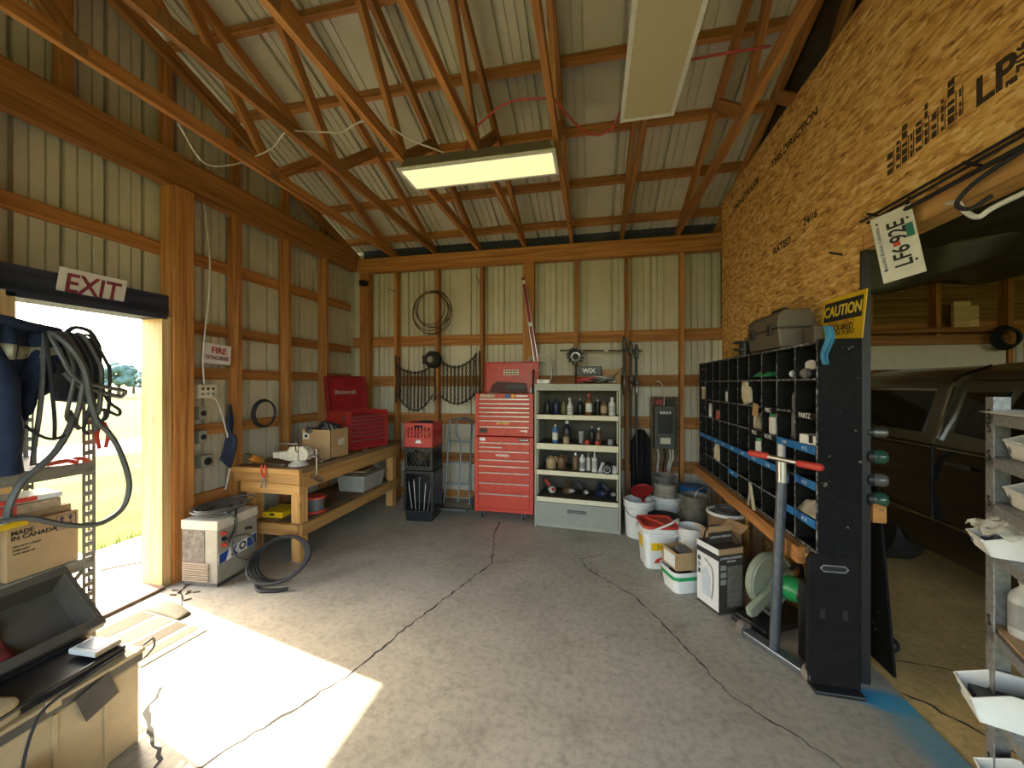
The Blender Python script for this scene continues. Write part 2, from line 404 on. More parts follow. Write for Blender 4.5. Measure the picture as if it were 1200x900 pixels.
# partition of strand board, with a timber header over the opening to the side bay
wr = struct('wall_right')
def board(y0, y1, z0, z1):
    return ob('strand_board', MB().box(XR, XR + .014, y0 + .002, y1 - .002, z0 + .002, z1 - .002), OSB, wr)
board(2.33, 4.52, 2.365, 3.53); board(2.33, 4.52, .0, 2.365); board(-.10, 2.33, 2.32, 3.53); board(YF, -.10, 2.32, 3.53)
for y in (2.62, 3.1, 3.6, 4.05, 4.50):
    lum('stud', (XR + .06, y, 0), (XR + .06, y, 3.28), .09, .04, WOODP, wr, up=(0, 1, 0))
lum('header', (XR + .07, YF, 2.287), (XR + .07, 2.33, 2.287), .11, .085, WOODB, wr)
lum('header', (XR + .10, YF, 2.375), (XR + .10, 2.33, 2.375), .10, .085, WOODB, wr)
lum('corner_trim', (XR + .018, 2.322, 0), (XR + .018, 2.322, 2.24), .042, .012, BLACK, wr, up=(0, 1, 0))

OSBD = osb_mat('dim_bay_strand_board', 90, .35)  # same strand board, its colour darkened to carry the bay's dimness
ob('strand_board', MB().box(XR + .1, XE, YB - .05, YB - .042, 2.2, 3.1), OSBD, wb)
ob('strand_board', MB().box(XR + .1, XE, YB - .05, YB - .042, 0, 1.75), OSBD, wb)
ob('panel', MB().box(2.6, 4.05, YB - .16, YB - .15, 1.70, 2.02), CREAM, wb)
lum('ledger', (2.55, 4.76, 2.10), (4.1, 4.76, 2.10), .09, .05, WOOD, wb)
lum('ledger', (2.55, 4.77, 2.00), (4.1, 4.77, 2.00), .06, .09, WOOD, wb)
# front wall (behind the camera) with its wide opening, end wall of the side bay
wf = struct('wall_front', MB().box(XL, -2.75, YF - .1, YF, 0, 3.4).box(1.1, 1.5, YF - .1, YF, 0, 3.4).box(5.2, XE, YF - .1, YF, 0, 3.4).box(1.5, 5.2, YF - .1, YF, 2.6, 3.4).box(-2.75, 1.1, YF - .1, YF, 2.95, 3.4), STEELP)
we = struct('wall_side_bay', MB().box(XE, XE + .1, YF - .1, YB + .1, 0, 4.6), BLACK)

# roof: ribbed sheets on purlins
ce = struct('ceiling')
for a, b in zip(cuts(XL - .3, XE + .1)[:-1], cuts(XL - .3, XE + .1)[1:]):
    pf = rib_profile(a, b)
    sheet('metal_sheet', [((s, 5.35, roof(5.35) + .20 + d), (s, RIDGE, roof(RIDGE) + .20 + d)) for s, d in pf], ce)
    sheet('metal_sheet', [((s, YF - .4, roof(YF - .4) + .20 + d), (s, RIDGE, roof(RIDGE) + .20 + d)) for s, d in pf], ce)
TH = math.atan(.3333)
for y in (4.66, 4.10, 3.54, 2.98, 2.42, 1.86, 1.36, .74, .18, -.38, -.94, -1.5, -2.1):
    up = (0, math.sin(TH), math.cos(TH)) if y > RIDGE else (0, -math.sin(TH), math.cos(TH))
    lum('purlin', (XL, y, roof(y) + .147), (XE, y, roof(y) + .147), .04, .09, WOOD, ce, up=up)
lum('bird_block', (-3.2, 4.93, 3.37), (1.45, 4.93, 3.37), .02, .15, WOODD, ce)

RUSTP = M_('brown_nail_plate', (.30, .15, .06), rough=.6, metal=0, var=.3, scale=40)
def truss(x, nth):
    t = thing('roof_truss', 'orange lumber roof truss, ' + nth + ' in from the gable wall with the doorway', 'roof truss', (x, 0, 0), 0, 'wooden roof trusses')
    zb = 3.335
    lum('bottom_chord', (0, YF + .05, zb), (0, 4.88, zb), .038, .09, WOOD, t)
    lum('rafter', (0, 4.95, roof(4.95) + .05), (0, RIDGE, roof(RIDGE) + .05), .038, .095, WOOD, t)
    lum('rafter', (0, YF, roof(YF) + .05), (0, RIDGE, roof(RIDGE) + .05), .038, .095, WOOD, t)
    for sgn in (1, -1):
        f = (lambda y: y) if sgn > 0 else (lambda y: 2 * RIDGE - y)
        for (ya, za), (yb, zb2) in (((2.80, zb), (3.36, roof(3.36) + .04)), ((2.80, zb), (2.02, roof(2.02) + .03)), ((1.10, zb), (1.96, roof(1.96) + .03))):
            lum('web', (0, f(ya), za), (0, f(yb), zb2), .037, .085, WOOD, t)
        for (ya, za) in ((2.80, zb), (3.36, roof(3.36) + .045), (2.02, roof(2.02) + .05), (1.10, zb)):
            mb = MB().box(-.0215, .0215, f(ya) - .05, f(ya) + .05, za - .035, za + .035)
            ob('gusset_plate', mb, RUSTP, t)
    return t
for x, nth in zip((-2.68, -2.07, -1.465, -.855, -.26, .34, .975, 1.40), 'first second third fourth fifth sixth seventh eighth'.split()):
    truss(x, nth)
sb = ob('gap_dark_sheet', MB().prism([(4.9, 3.3), (4.9, roof(4.9) + .1), (RIDGE, roof(RIDGE) + .1), (YF + .1, roof(YF + .1) + .1), (YF + .1, 3.3)], 1.43, 1.437, 'x'), BLACKP)  # black sheet added so the gap above the partition stays dark
tag(sb, 'black sheet added to darken the gap behind the trusses above the strand board', 'sheeting')

# outdoors seen through the doorway
def ground_mat():
    m, n, l, b = newmat('dry_grass_field'); b.inputs['Roughness'].default_value = .9; b.inputs['Specular IOR Level'].default_value = .1
    mp = nodes_coord(n, l, (1, 1, 1))
    t = n.new('ShaderNodeTexNoise'); t.inputs['Scale'].default_value = .9; t.inputs['Detail'].default_value = 9; t.inputs['Roughness'].default_value = .75
    l.new(mp.outputs[0], t.inputs[0])
    r = ramp(n, l, t.outputs[0], [(.34, (.035, .05, .006)), (.5, (.085, .095, .014)), (.66, (.13, .125, .03))])
    l.new(r.outputs[0], b.inputs['Base Color']); return m
gr = struct('ground', MB().box(-140, 100, -100, 140, -.4, -.16), ground_mat())
APR = concrete('bright_apron', (.60, .58, .53))
ap = struct('floor_apron', MB().box(-4.55, XL, .2, 4.0, -.16, -.01), APR)
DIRT = concrete('pale_gravel', (.46, .42, .34))
gt = struct('ground_track', MB().prism([(-15, -10), (-13, 3), (-10.5, 9), (-14, 22), (-20, 40), (-24, 40), (-18, 22), (-14, 9), (-16.5, 3), (-18, -10)], -.17, -.15), DIRT)
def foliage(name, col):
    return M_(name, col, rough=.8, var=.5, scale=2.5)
TREE = foliage('hazed_foliage', (.09, .15, .13)); TREE2 = foliage('hazed_foliage_pale', (.14, .21, .19))  # haze of distance is mixed into the leaf colours
BARK = M_('bark', (.08, .06, .04), rough=.9)
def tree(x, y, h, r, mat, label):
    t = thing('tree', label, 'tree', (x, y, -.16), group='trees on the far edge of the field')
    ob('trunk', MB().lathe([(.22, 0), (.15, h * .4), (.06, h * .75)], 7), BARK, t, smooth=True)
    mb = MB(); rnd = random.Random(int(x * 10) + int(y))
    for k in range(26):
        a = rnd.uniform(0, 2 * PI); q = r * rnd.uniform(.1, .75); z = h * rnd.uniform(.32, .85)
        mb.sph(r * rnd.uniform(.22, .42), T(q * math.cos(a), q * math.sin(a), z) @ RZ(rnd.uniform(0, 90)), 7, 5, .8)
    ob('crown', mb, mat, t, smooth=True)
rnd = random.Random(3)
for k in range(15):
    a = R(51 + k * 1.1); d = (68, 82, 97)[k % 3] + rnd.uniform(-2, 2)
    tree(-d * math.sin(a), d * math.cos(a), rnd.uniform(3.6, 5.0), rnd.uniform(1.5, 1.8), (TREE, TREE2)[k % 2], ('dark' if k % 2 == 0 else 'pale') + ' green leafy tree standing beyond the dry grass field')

GRS = M_('fresh_weed', (.10, .14, .015), rough=.8, var=.4)
mb = MB(); rnd = random.Random(17)
for k in range(420):
    x, y = rnd.gauss(-4.72, .10), rnd.gauss(3.0, .28); a = rnd.uniform(0, 6.28); h = rnd.uniform(.05, .16); w_ = .008
    dx, dy = math.cos(a), math.sin(a); lx, ly = rnd.uniform(-.06, .06), rnd.uniform(-.06, .06)
    mb.add([(x - dx * w_, y - dy * w_, -.16), (x + dx * w_, y + dy * w_, -.16), (x + lx, y + ly, -.16 + h)], [(0, 1, 2)])
o = ob('weed_patch', mb, GRS); tag(o, 'patch of green weeds growing along the concrete apron', 'weeds'); o['kind'] = 'stuff'
o = ob('twig', MB().tube(spline([(-4.0, 2.42, .0), (-3.9, 2.5, .012), (-3.82, 2.6, .004), (-3.76, 2.66, .012)]), .008, 5), BARK, smooth=True); tag(o, 'dry brown twig lying on the concrete apron outside', 'twig')

# ------------------------------------------------------------------ signs, outlets and wires on the left wall
WSIGN = M_('white_sign', (.72, .68, .66), rough=.45, var=.05)
MAROON = M_('maroon_ink', (.22, .03, .05), rough=.6)
t = thing('exit_sign', 'white rectangular EXIT sign with maroon letters above the doorway', 'sign', (-3.222, 1.905, 2.185), rot=(0, R(14), 0))
ob('plate', MB().box(0, .006, -.175, .175, -.092, .092), WSIGN, t, bevel=.002)
text('EXIT', .165, MAROON, t, T(.0075, 0, -.004) @ FX, sx=.85, bold=.003)
t = thing('fire_extinguisher_sign', 'small white sign reading FIRE EXTINGUISHER beside the big post', 'sign', (-3.19, 2.735, 1.808), rot=(R(-3), 0, 0))
ob('plate', MB().box(-.01, 0, -.125, .125, -.085, .085), WSIGN, t, bevel=.002)
CRIM = M_('crimson_ink', (.40, .02, .03), rough=.6)
text('FIRE', .075, CRIM, t, T(.002, .01, .028) @ FX, bold=.002)
text('EXTINGUISHER', .048, MAROON, t, T(.002, .0, -.035) @ FX, sx=.62, bold=.001)
OUT = M_('ivory_outlet', (.70, .66, .52), rough=.45)
t = thing('outlet_box', 'ivory four gang outlet box below the fire extinguisher sign', 'outlet', (-3.22, 2.675, 1.487))
ob('cover', MB().box(-.05, 0, -.082, .082, -.058, .058), OUT, t, bevel=.006)
for dy in (-.045, .0, .045):
    for dz in (-.022, .022): ob('socket', MB().cyl(.013, 0, .004, 10, T(0, dy, dz) @ RY(90)), (GREY, DSTEEL)[dz > 0], t)
for z, nm, lb in ((1.30, 'light_switch', 'small grey switch box on the big post side below the outlet box'), (1.10, 'wall_socket', 'small grey socket box beneath the switch box on the wall'), (.885, 'range_socket', 'grey round faced socket box lowest on the wall behind the welder')):
    t = thing(nm, lb, 'outlet', (-3.24, 2.65 if z > 1 else 2.69, z))
    k = 1.0 if z > 1 else 1.5
    ob('cover', MB().box(-.07, 0, -.035 * k, .035 * k, -.055, .055), GREY, t, bevel=.004)
    ob('face', MB().cyl(.022 * k, 0, .006, 14, T(0, 0, 0) @ RY(90)), BLACKP, t)
def cord(name, pts, r, mat, label, cat, group=None, k=6, n=6):
    o = ob(name, MB().tube(spline(pts, k), r, n), mat, smooth=True)
    return tag(o, label, cat, group)
WCORD = M_('white_cord', (.66, .62, .55), rough=.5)
cord('wall_wire', [(-3.19, 2.615, 3.06), (-3.18, 2.655, 2.64), (-3.18, 2.648, 2.274), (-3.17, 2.61, 2.013), (-3.17, 2.59, 1.76), (-3.17, 2.60, 1.55)], .006, WCORD, 'thin white wire running down beside the big post to the outlet', 'wire')
cord('outlet_cable', [(-3.215, 2.70, 1.43), (-3.19, 2.741, 1.38), (-3.18, 2.836, 1.013), (-3.18, 2.85, .85), (-3.17, 2.79, .62)], .007, WCORD, 'pale cord hanging from the outlet box behind the welder', 'cord')
mb = MB()
for k in range(3): mb.torus(.135 - .006 * k, .008, 28, 6, T(.012 * k, 0, 0) @ RY(90))
o = ob('cable_coil', mb, RUBBER, smooth=True, M=T(-3.19, 3.21, 1.26)); tag(o, 'black cable coiled on the left wall above the bench', 'cable')
NAVY = M_('navy_strap', (.02, .03, .07), rough=.8)
mb = MB()
for k in range(5): mb.tube(spline([(0, .0, 0), (.012 * k, .02 - .02 * k, -.2), (.02 + .01 * k, -.05 + .012 * k, -.32), (.02, -.10 + .02 * k, -.48 - .02 * k)]), .014, 6)
o = ob('strap_bundle', mb, NAVY, smooth=True, M=T(-3.20, 2.86, 1.36)); tag(o, 'bundle of dark straps hanging on the stud above the welder', 'straps')
cord('roof_wire', [(-2.72, 2.05, 3.30), (-2.75, 2.25, 3.15), (-2.72, 2.45, 3.24), (-2.68, 2.6, 3.38), (-2.4, 2.5, 3.36), (-2.1, 2.3, 3.31), (-2.02, 2.42, 3.38), (-1.9, 2.5, 3.41), (-1.77, 2.448, 3.36), (-1.568, 2.4, 3.38), (-1.446, 2.47, 3.39), (-1.336, 2.64, 3.37), (-1.215, 2.75, 3.36), (-1.086, 2.83, 3.33)], .006, WCORD, 'slack white wire looped through the trusses to the lit fixture', 'wire')
RCORD = M_('red_cord', (.42, .05, .05), rough=.5)
cord('extension_line', [(-.98, 2.86, 3.33), (-.90, 2.7, 3.36), (-.789, 2.58, 3.36), (-.594, 2.414, 3.34), (-.474, 2.376, 3.34), (-.286, 2.386, 3.33), (-.224, 2.406, 3.32), (-.162, 2.505, 3.29), (-.028, 2.659, 3.25), (.112, 2.663, 3.26), (.2, 2.46, 3.30), (.3, 2.3, 3.33), (.6, 2.3, 3.36), (.95, 2.35, 3.40)], .007, RCORD, 'red extension cord draped between the two light fixtures', 'cord')

# ------------------------------------------------------------------ ceiling lights
def fixture(label, loc, rz, lit):
    t = thing('ceiling_light', label, 'light fixture', loc, rz)
    ob('housing', MB().frustum(.60, .155, .56, .115, .0, .10), M_('light_housing', (.16, .14, .10), rough=.5), t, bevel=.004)
    fr = MB()
    for (x0, x1, y0, y1) in ((-.61, .61, -.16, -.137), (-.61, .61, .137, .16), (-.61, -.585, -.137, .137), (.585, .61, -.137, .137)): fr.box(x0, x1, y0, y1, -.014, .004)
    ob('frame', fr, M_('white_frame', (.74, .72, .64), rough=.4), t)
    if lit: dm = M_('lit_diffuser', (1.0, .88, .46), rough=.5, emit=.11, var=.02)
    else: dm = M_('prismatic_diffuser', (.55, .47, .28), rough=.35, var=.04, scale=60)
    ob('diffuser', MB().box(-.585, .585, -.137, .137, -.012, -.006), dm, t)
    if lit: ob('ballast_wire', MB().tube(spline([(.3, 0, .09), (.32, .0, .12), (.36, .02, .13)]), .005, 5), RCORD, t)
fixture('long white fluorescent fixture, lit, hung under the trusses', (-.87, 2.87, 3.21), 0, True)
fixture('long fluorescent fixture, unlit with beige diffuser and white frame', (.325, 1.90, 3.21), 90, False)

# ------------------------------------------------------------------ slotted steel rack beside the doorway
def slotted(mb, L, w, M, pitch=.05):
    """a strip of slotted steel: L along local z, w along local x"""
    mb.box(0, .012, 0, .003, 0, L, M); mb.box(w - .012, w, 0, .003, 0, L, M)
    n = max(1, int(L / pitch))
    for i in range(n + 1):
        z = min(i * pitch, L - .02); mb.box(.012, w - .012, 0, .003, z, z + .022, M)
RACKM = M_('dirty_grey_rack', (.22, .20, .16), rough=.6, var=.3, scale=25)
t = thing('slotted_rack', 'grey slotted steel rack standing beside the open doorway', 'rack', (-2.44, 1.45, 0))
for (x, y, sx, sy) in ((0, 0, -1, -1), (-.48, 0, 1, -1), (0, -1.1, -1, 1), (-.48, -1.1, 1, 1)):
    mb = MB(); slotted(mb, 1.74, .05, T(x, y, 0) @ Matrix.Diagonal((sx, 1, 1, 1))); slotted(mb, 1.74, .05, T(x, y, 0) @ RZ(90 * (1 if sy > 0 else -1)))
    ob('upright', mb, RACKM, t)
for z in (.14, .64, 1.11, 1.70):
    mb = MB().box(-.478, -.002, -1.098, -.002, z + .052, z + .056)
    mb.box(-.003, .0, -1.1, 0, z, z + .055).box(-.48, -.477, -1.1, 0, z, z + .055).box(-.48, 0, -.003, 0, z, z + .055).box(-.48, 0, -1.1, -1.097, z, z + .055)
    ob('shelf', mb, RACKM, t)
mb = MB(); mb.tube([(-.46, -.02, .2), (-.05, -.02, .62)], .012, 4); ob('brace', mb, RACKM, t)

def carton(name, label, loc, rz, sx, sy, sz, mat, open_top=False, cat='box', flaps=False, group=None):
    t = thing(name, label, cat, loc, rz, group)
    if open_top:
        k = .005; mb = MB().box(-sx, sx, -sy, sy, 0, k)
        for (a, b, c_, d) in ((-sx, sx, -sy, -sy + k), (-sx, sx, sy - k, sy), (-sx, -sx + k, -sy, sy), (sx - k, sx, -sy, sy)): mb.box(a, b, c_, d, k, sz)
        ob('body', mb, mat, t)
        if flaps:
            for M in (T(-sx, 0, sz) @ RY(-55), T(sx, 0, sz) @ RY(50)): ob('flap', MB().box(-.002, .002, -sy, sy, 0, sx * .9, M), mat, t)
    else:
        ob('body', MB().box(-sx, sx, -sy, sy, 0, sz), mat, t, bevel=.003)
    return t
t = carton('cardboard_carton', 'tan carton printed MADE IN CANADA with arrows on the rack shelf', (-2.575, 1.275, .697), 0, .125, .118, .245, CARD)
text('MADE', .026, INK, t, T(.1262, -.105, .205) @ FX, align='LEFT', bold=.0006); text('IN CANADA', .026, INK, t, T(.1262, -.105, .182) @ FX, align='LEFT', bold=.0006)
for k, s in enumerate(('DO NOT STACK', 'KEEP DRY', 'THIS SIDE UP')): text(s, .012, INK, t, T(.1262, -.10, .145 - .016 * k) @ FX, align='LEFT')
mb = MB()
for (a, b, c_, d) in ((.038, .108, .232, .234), (.038, .108, .168, .170), (.038, .040, .168, .234), (.106, .108, .168, .234)): mb.box(.125, .1262, a, b, c_, d)
for y in (.058, .088): mb.box(.125, .1262, y - .004, y + .004, .178, .198); mb.box(.125, .1262, y - .004, y + .004, .205, .218); mb.prism([(y - .010, .216), (y + .010, .216), (y, .230)], .125, .1262, 'x')
ob('arrow_mark', mb, M_('violet_ink', (.06, .04, .14), rough=.7), t)
o = carton('dark_carton', 'dark cardboard box behind the tan carton on the rack shelf', (-2.60, 1.02, .697), 0, .12, .12, .24, CARDD)
t = carton('flat_carton', 'shallow cardboard tray lying on the tan carton', (-2.585, 1.28, .943), -4, .10, .11, .028, CARD)
t = thing('paper_box', 'flat red and white box on the shallow cardboard tray', 'box', (-2.57, 1.26, .972), -4)
ob('body', MB().box(-.09, .09, -.10, .09, 0, .042), M_('tan_print', (.42, .30, .18), rough=.7, var=.3, scale=60), t, bevel=.002); ob('red_end', MB().box(-.091, .091, -.102, -.05, -.0, .043), RED, t)
t = thing('paper_folder', 'white folder with a red stripe on top of the flat box', 'folder', (-2.575, 1.25, 1.018), -8)
ob('cover', MB().box(-.09, .09, -.11, .11, 0, .022), WHITE, t, bevel=.002); ob('stripe', MB().box(.08, .0912, -.10, .03, .003, .024), RED, t)
t = thing('tape_case', 'yellow edged white plastic case on the corner of the tan carton', 'case', (-2.43, 1.12, .945), 12)
ob('body', MB().box(-.05, .06, -.08, .06, 0, .026), YEL, t, bevel=.004); ob('lid', MB().box(-.05, .06, -.08, .06, .027, .036), WHITE, t, bevel=.003)

# things hung over the rack top
NAVYC = M_('navy_cloth', (.010, .020, .055), rough=.85, var=.35, scale=20, bump=.3)
TAPE = M_('reflective_tape', (.36, .33, .22), rough=.4, var=.2, scale=40)
def jac(off):
    def fn(u, v):
        top = 1.81 - .03 * u; z = top - v * (.72 - .46 * u)
        y = 1.02 + .30 * u - .07 * v * u
        x = -2.395 + off + .022 * math.sin(u * 17 + v * 2) * (.3 + v) + .02 * math.sin(u * 7) + .010 * math.sin(u * 31 + v * 9) * math.cos(v * 11 - u * 5) - .10 * max(0, .12 - v) / .12 * u * .3
        return (x, y, z)
    return fn
t = thing('work_jacket', 'navy work jacket with reflective tape hung on the slotted rack', 'jacket', (0, 0, 0))
ob('body', MB().grid(jac(0), 40, 30), NAVYC, t, smooth=True, solid=.02)
f0 = jac(.013)
ob('collar', MB().tube(spline([(-2.41, 1.02, 1.82), (-2.39, 1.12, 1.815), (-2.40, 1.2, 1.80), (-2.43, 1.31, 1.79)]), .022, 8), NAVYC, t, smooth=True)
ob('reflective_tape', MB().grid(lambda u, v: f0(u * .98, .10 + .12 * v + .13 * u), 40, 3), TAPE, t, smooth=True, solid=.004)
ob('sleeve', MB().tube(spline([(-2.44, 1.05, 1.78), (-2.37, 1.10, 1.6), (-2.35, 1.11, 1.38), (-2.37, 1.12, 1.18)]), [.044 + .003 * math.sin(i * 1.1) for i in range(19)], 9), NAVYC, t, smooth=True)
DNY = M_('dark_nylon', (.03, .033, .045), rough=.8, var=.3, scale=30)
t = thing('nylon_bag', 'dark nylon bag hung at the end of the slotted rack top', 'bag', (-2.47, 1.40, 1.45))
ob('body', MB().prism([(-.075, .02), (.05, 0), (.085, .08), (.08, .30), (.02, .335), (-.07, .345)], -.035, .035, 'x'), DNY, t, bevel=.012)
ob('strap', MB().tube(spline([(.02, -.06, .33), (.03, -.03, .37), (.03, .03, .36), (.02, .07, .30)]), .010, 5), DNY, t, smooth=True)
HOSE = M_('grey_hose', (.10, .095, .09), rough=.5, var=.25)
hs = [('h1', [(-2.46, 1.26, 1.77), (-2.40, 1.248, 1.775), (-2.37, 1.229, 1.663), (-2.36, 1.221, 1.55), (-2.36, 1.21, 1.401), (-2.36, 1.197, 1.291), (-2.37, 1.197, 1.198)], .009, 'grey hose hanging straight down over the navy jacket', 'hose'),
 ('h2', [(-2.46, 1.27, 1.77), (-2.38, 1.24, 1.775), (-2.34, 1.232, 1.644), (-2.34, 1.24, 1.531), (-2.34, 1.249, 1.398), (-2.35, 1.254, 1.30)], .007, 'thin dark cable hanging over the jacket edge', 'cable'),
 ('h3', [(-2.46, 1.27, 1.77), (-2.38, 1.249, 1.775), (-2.32, 1.265, 1.665), (-2.31, 1.282, 1.608), (-2.31, 1.317, 1.562), (-2.30, 1.351, 1.55), (-2.30, 1.431, 1.529), (-2.31, 1.49, 1.515), (-2.33, 1.492, 1.489), (-2.33, 1.46, 1.492), (-2.33, 1.398, 1.515), (-2.34, 1.33, 1.54), (-2.36, 1.29, 1.60)], .010, 'grey hose with a doubled tip pointing toward the doorway', 'hose'),
 ('h4', [(-2.46, 1.28, 1.77), (-2.36, 1.255, 1.775), (-2.29, 1.28, 1.704), (-2.28, 1.318, 1.609), (-2.28, 1.339, 1.47), (-2.28, 1.367, 1.368), (-2.28, 1.402, 1.323), (-2.28, 1.446, 1.234), (-2.28, 1.484, 1.098), (-2.28, 1.488, 1.011), (-2.28, 1.46, .934), (-2.28, 1.393, .894), (-2.28, 1.324, .898), (-2.28, 1.238, .936), (-2.30, 1.14, .995), (-2.32, 1.05, 1.0)], .012, 'thick dark hose drooping in a big loop past the rack post', 'hose'),
 ('h5', [(-2.46, 1.30, 1.77), (-2.38, 1.288, 1.775), (-2.36, 1.332, 1.69), (-2.35, 1.371, 1.591), (-2.36, 1.394, 1.468), (-2.37, 1.41, 1.321)], .012, 'thick grey hose hanging over the nylon bag', 'hose'),
 ('h7', [(-2.40, 1.33, 1.42), (-2.34, 1.306, 1.374), (-2.32, 1.249, 1.265), (-2.31, 1.183, 1.192), (-2.31, 1.133, 1.142), (-2.31, 1.10, 1.058), (-2.32, 1.10, .99)], .013, 'thick grey hose sloping down under the jacket hem', 'hose'),
 ('h8', [(-2.37, 1.15, 1.40), (-2.33, 1.188, 1.337), (-2.32, 1.227, 1.31), (-2.32, 1.268, 1.319), (-2.36, 1.317, 1.352)], .006, 'short black cable looping between the hanging hoses', 'cable'),
 ('h9', [(-2.48, 1.33, 1.77), (-2.41, 1.322, 1.775), (-2.37, 1.374, 1.673), (-2.37, 1.422, 1.571), (-2.36, 1.455, 1.465), (-2.36, 1.50, 1.418), (-2.37, 1.50, 1.391), (-2.38, 1.455, 1.42), (-2.39, 1.405, 1.434)], .007, 'thin black cable with a bent end beside the rack post', 'cable')]
hs += [('m%d' % k, [(-2.47, 1.30 + .02 * k, 1.76), (-2.40, 1.285 + .03 * k, 1.785), (-2.35, 1.30 + .035 * k, 1.70 - .01 * k), (-2.33, 1.31 + .033 * k, 1.60), (-2.34, 1.30 + .035 * k, 1.48 - .02 * k), (-2.36, 1.30 + .03 * k, 1.40 - .03 * (k % 3)), (-2.37, 1.32 + .03 * k, 1.37 - .03 * (k % 3))], (.008, .011, .007, .010, .007)[k],
        ('slim grey hose', 'stout grey hose', 'slim black cable', 'ribbed grey hose', 'thin curled black cable')[k] + ' hanging in the dense bundle over the nylon bag', ('hose', 'hose', 'cable', 'hose', 'cable')[k]) for k in range(5)]
for _, ps, r, lb, ct in hs:
    cord(ct == 'hose' and 'hanging_hose' or 'hanging_cable', ps, r, HOSE if ct == 'hose' else RUBBER, lb, ct, 'hoses and cables hung over the rack')
t = thing('clamp', 'red handled spring clamp hanging from the rack post', 'clamp', (-2.40, 1.45, 1.26))
for s in (-1, 1): ob('handle', MB().tube(spline([(.01, .005 * s, .10), (.01, .022 * s, .04), (.01, .012 * s, -.03)]), .009, 6), RED, t, smooth=True)
ob('jaw', MB().tube(spline([(.01, 0, .10), (.01, .012, .14), (.01, 0, .17)]), .008, 5), DSTEEL, t, smooth=True)
for i, (y, z, a, lb) in enumerate(((1.30, 1.168, 14, 'red handled pliers lying on the rack shelf near the post'), (1.18, 1.168, -30, 'dark handled pliers lying on the rack shelf under the jacket'))):
    t = thing('pliers', lb, 'pliers', (-2.50, y, z), a)
    for s in (-1, 1): ob('grip', MB().tube(spline([(0, 0, .012), (.05, .022 * s, .014), (.13, .03 * s, .03), (.17, .02 * s, .02)]), .010, 6), (RED, RUBBER)[i], t, smooth=True)
    ob('jaw', MB().prism([(-.06, -.006), (0, -.016), (.01, .016), (-.06, .006)], .004, .018), DSTEEL, t)

# ------------------------------------------------------------------ storage tote and what lies on it
TAN = M_('tan_plastic', (.52, .37, .20), rough=.5, var=.08)
TGREY = M_('grey_brown_plastic', (.095, .078, .06), rough=.5, var=.12)
t = thing('storage_tote', 'tall tan storage tote with grey rim on the floor before the rack', 'tote', (-1.93, 1.30, 0))
ob('body', MB().prism([(0, 0), (0, -.46), (-.42, -.46), (-.42, 0)], 0, .345), TAN, t, bevel=.01)
for y in (-.12, -.27): ob('rib', MB().box(-.002, .006, y - .006, y + .006, .0, .34), TAN, t)
ob('rim', MB().box(-.43, .008, -.47, .008, .345, .385), TGREY, t, bevel=.004)
ob('lip', MB().box(-.43, .016, -.47, .012, .385, .40), TAN, t, bevel=.003)
ob('handle', MB().tube(spline([(.0, .012, .405), (.0, .05, .41), (.0, .055, .37), (.0, .015, .345)]), .005, 5), DSTEEL, t, smooth=True)
ob('latch', MB().box(.008, .02, -.30, -.26, .37, .41), TAN, t, bevel=.003)
tg = ob('tag_card', MB().box(-.001, .001, -.055, .055, -.12, .0), M_('dark_card', (.05, .042, .035), rough=.6, var=.3), M=T(-1.912, 1.13, .372) @ RX(18) @ RY(4)); tag(tg, 'dark card tag hanging on the front of the tan tote', 'tag')
t = thing('black_tray', 'shallow black plastic tray lying on the tan tote lid', 'tray', (-2.06, 1.07, .402), 2)
ob('base', MB().box(-.13, .115, -.2, .19, 0, .02), BLACKP, t, bevel=.005)
mb = MB()
for (a, b, c_, d) in ((-.13, .115, -.2, -.185), (-.13, .115, .175, .19), (-.13, -.115, -.185, .175), (.10, .115, -.185, .175)): mb.box(a, b, c_, d, .02, .035)
ob('rim', mb, BLACKP, t, bevel=.003)
t = thing('handheld_meter', 'small flat device with pale blue screen on the corner of the black tray', 'device', (-2.05, 1.215, .438), 2)
ob('body', MB().box(-.065, .075, -.045, .045, 0, .022), WHITE, t, bevel=.005); ob('screen', MB().box(-.048, .058, -.03, .03, .0222, .024), M_('blue_screen', (.12, .22, .28), rough=.2), t); ob('side_band', MB().box(.0745, .0765, -.045, .045, .003, .02), TAN, t)
cord('black_cable', [(-1.925, 1.24, .425), (-1.905, 1.15, .43), (-1.90, 1.0, .405), (-1.89, .955, .36), (-1.89, .93, .25), (-1.87, .91, .1), (-1.85, .93, .012)], .005, RUBBER, 'black cable running along the front edge of the tan tote', 'cable')
BM = T(-2.325, 1.115, .565) @ RY(42) @ RX(3)
t = thing('open_bin', 'grey brown open bin tipped up on the back of the tan tote', 'bin'); t.matrix_world = BM
mb = MB().box(-.14, .14, -.27, .21, -.13, -.122)
mb.box(-.14, -.132, -.27, .21, -.122, .0).box(.132, .14, -.27, .21, -.122, .0).box(-.132, .132, -.27, -.262, -.122, .0).box(-.132, .132, .202, .21, -.122, .0)
ob('body', mb, TGREY, t)
ob('rim', MB().box(.132, .175, -.285, .225, .0, .010).box(-.17, -.132, -.285, .225, .0, .010).box(-.132, .132, -.285, -.262, .0, .010).box(-.132, .132, .202, .225, .0, .010), TGREY, t, bevel=.003)
ob('rim_flange', MB().box(.168, .176, -.285, .225, -.035, .004), TGREY, t)
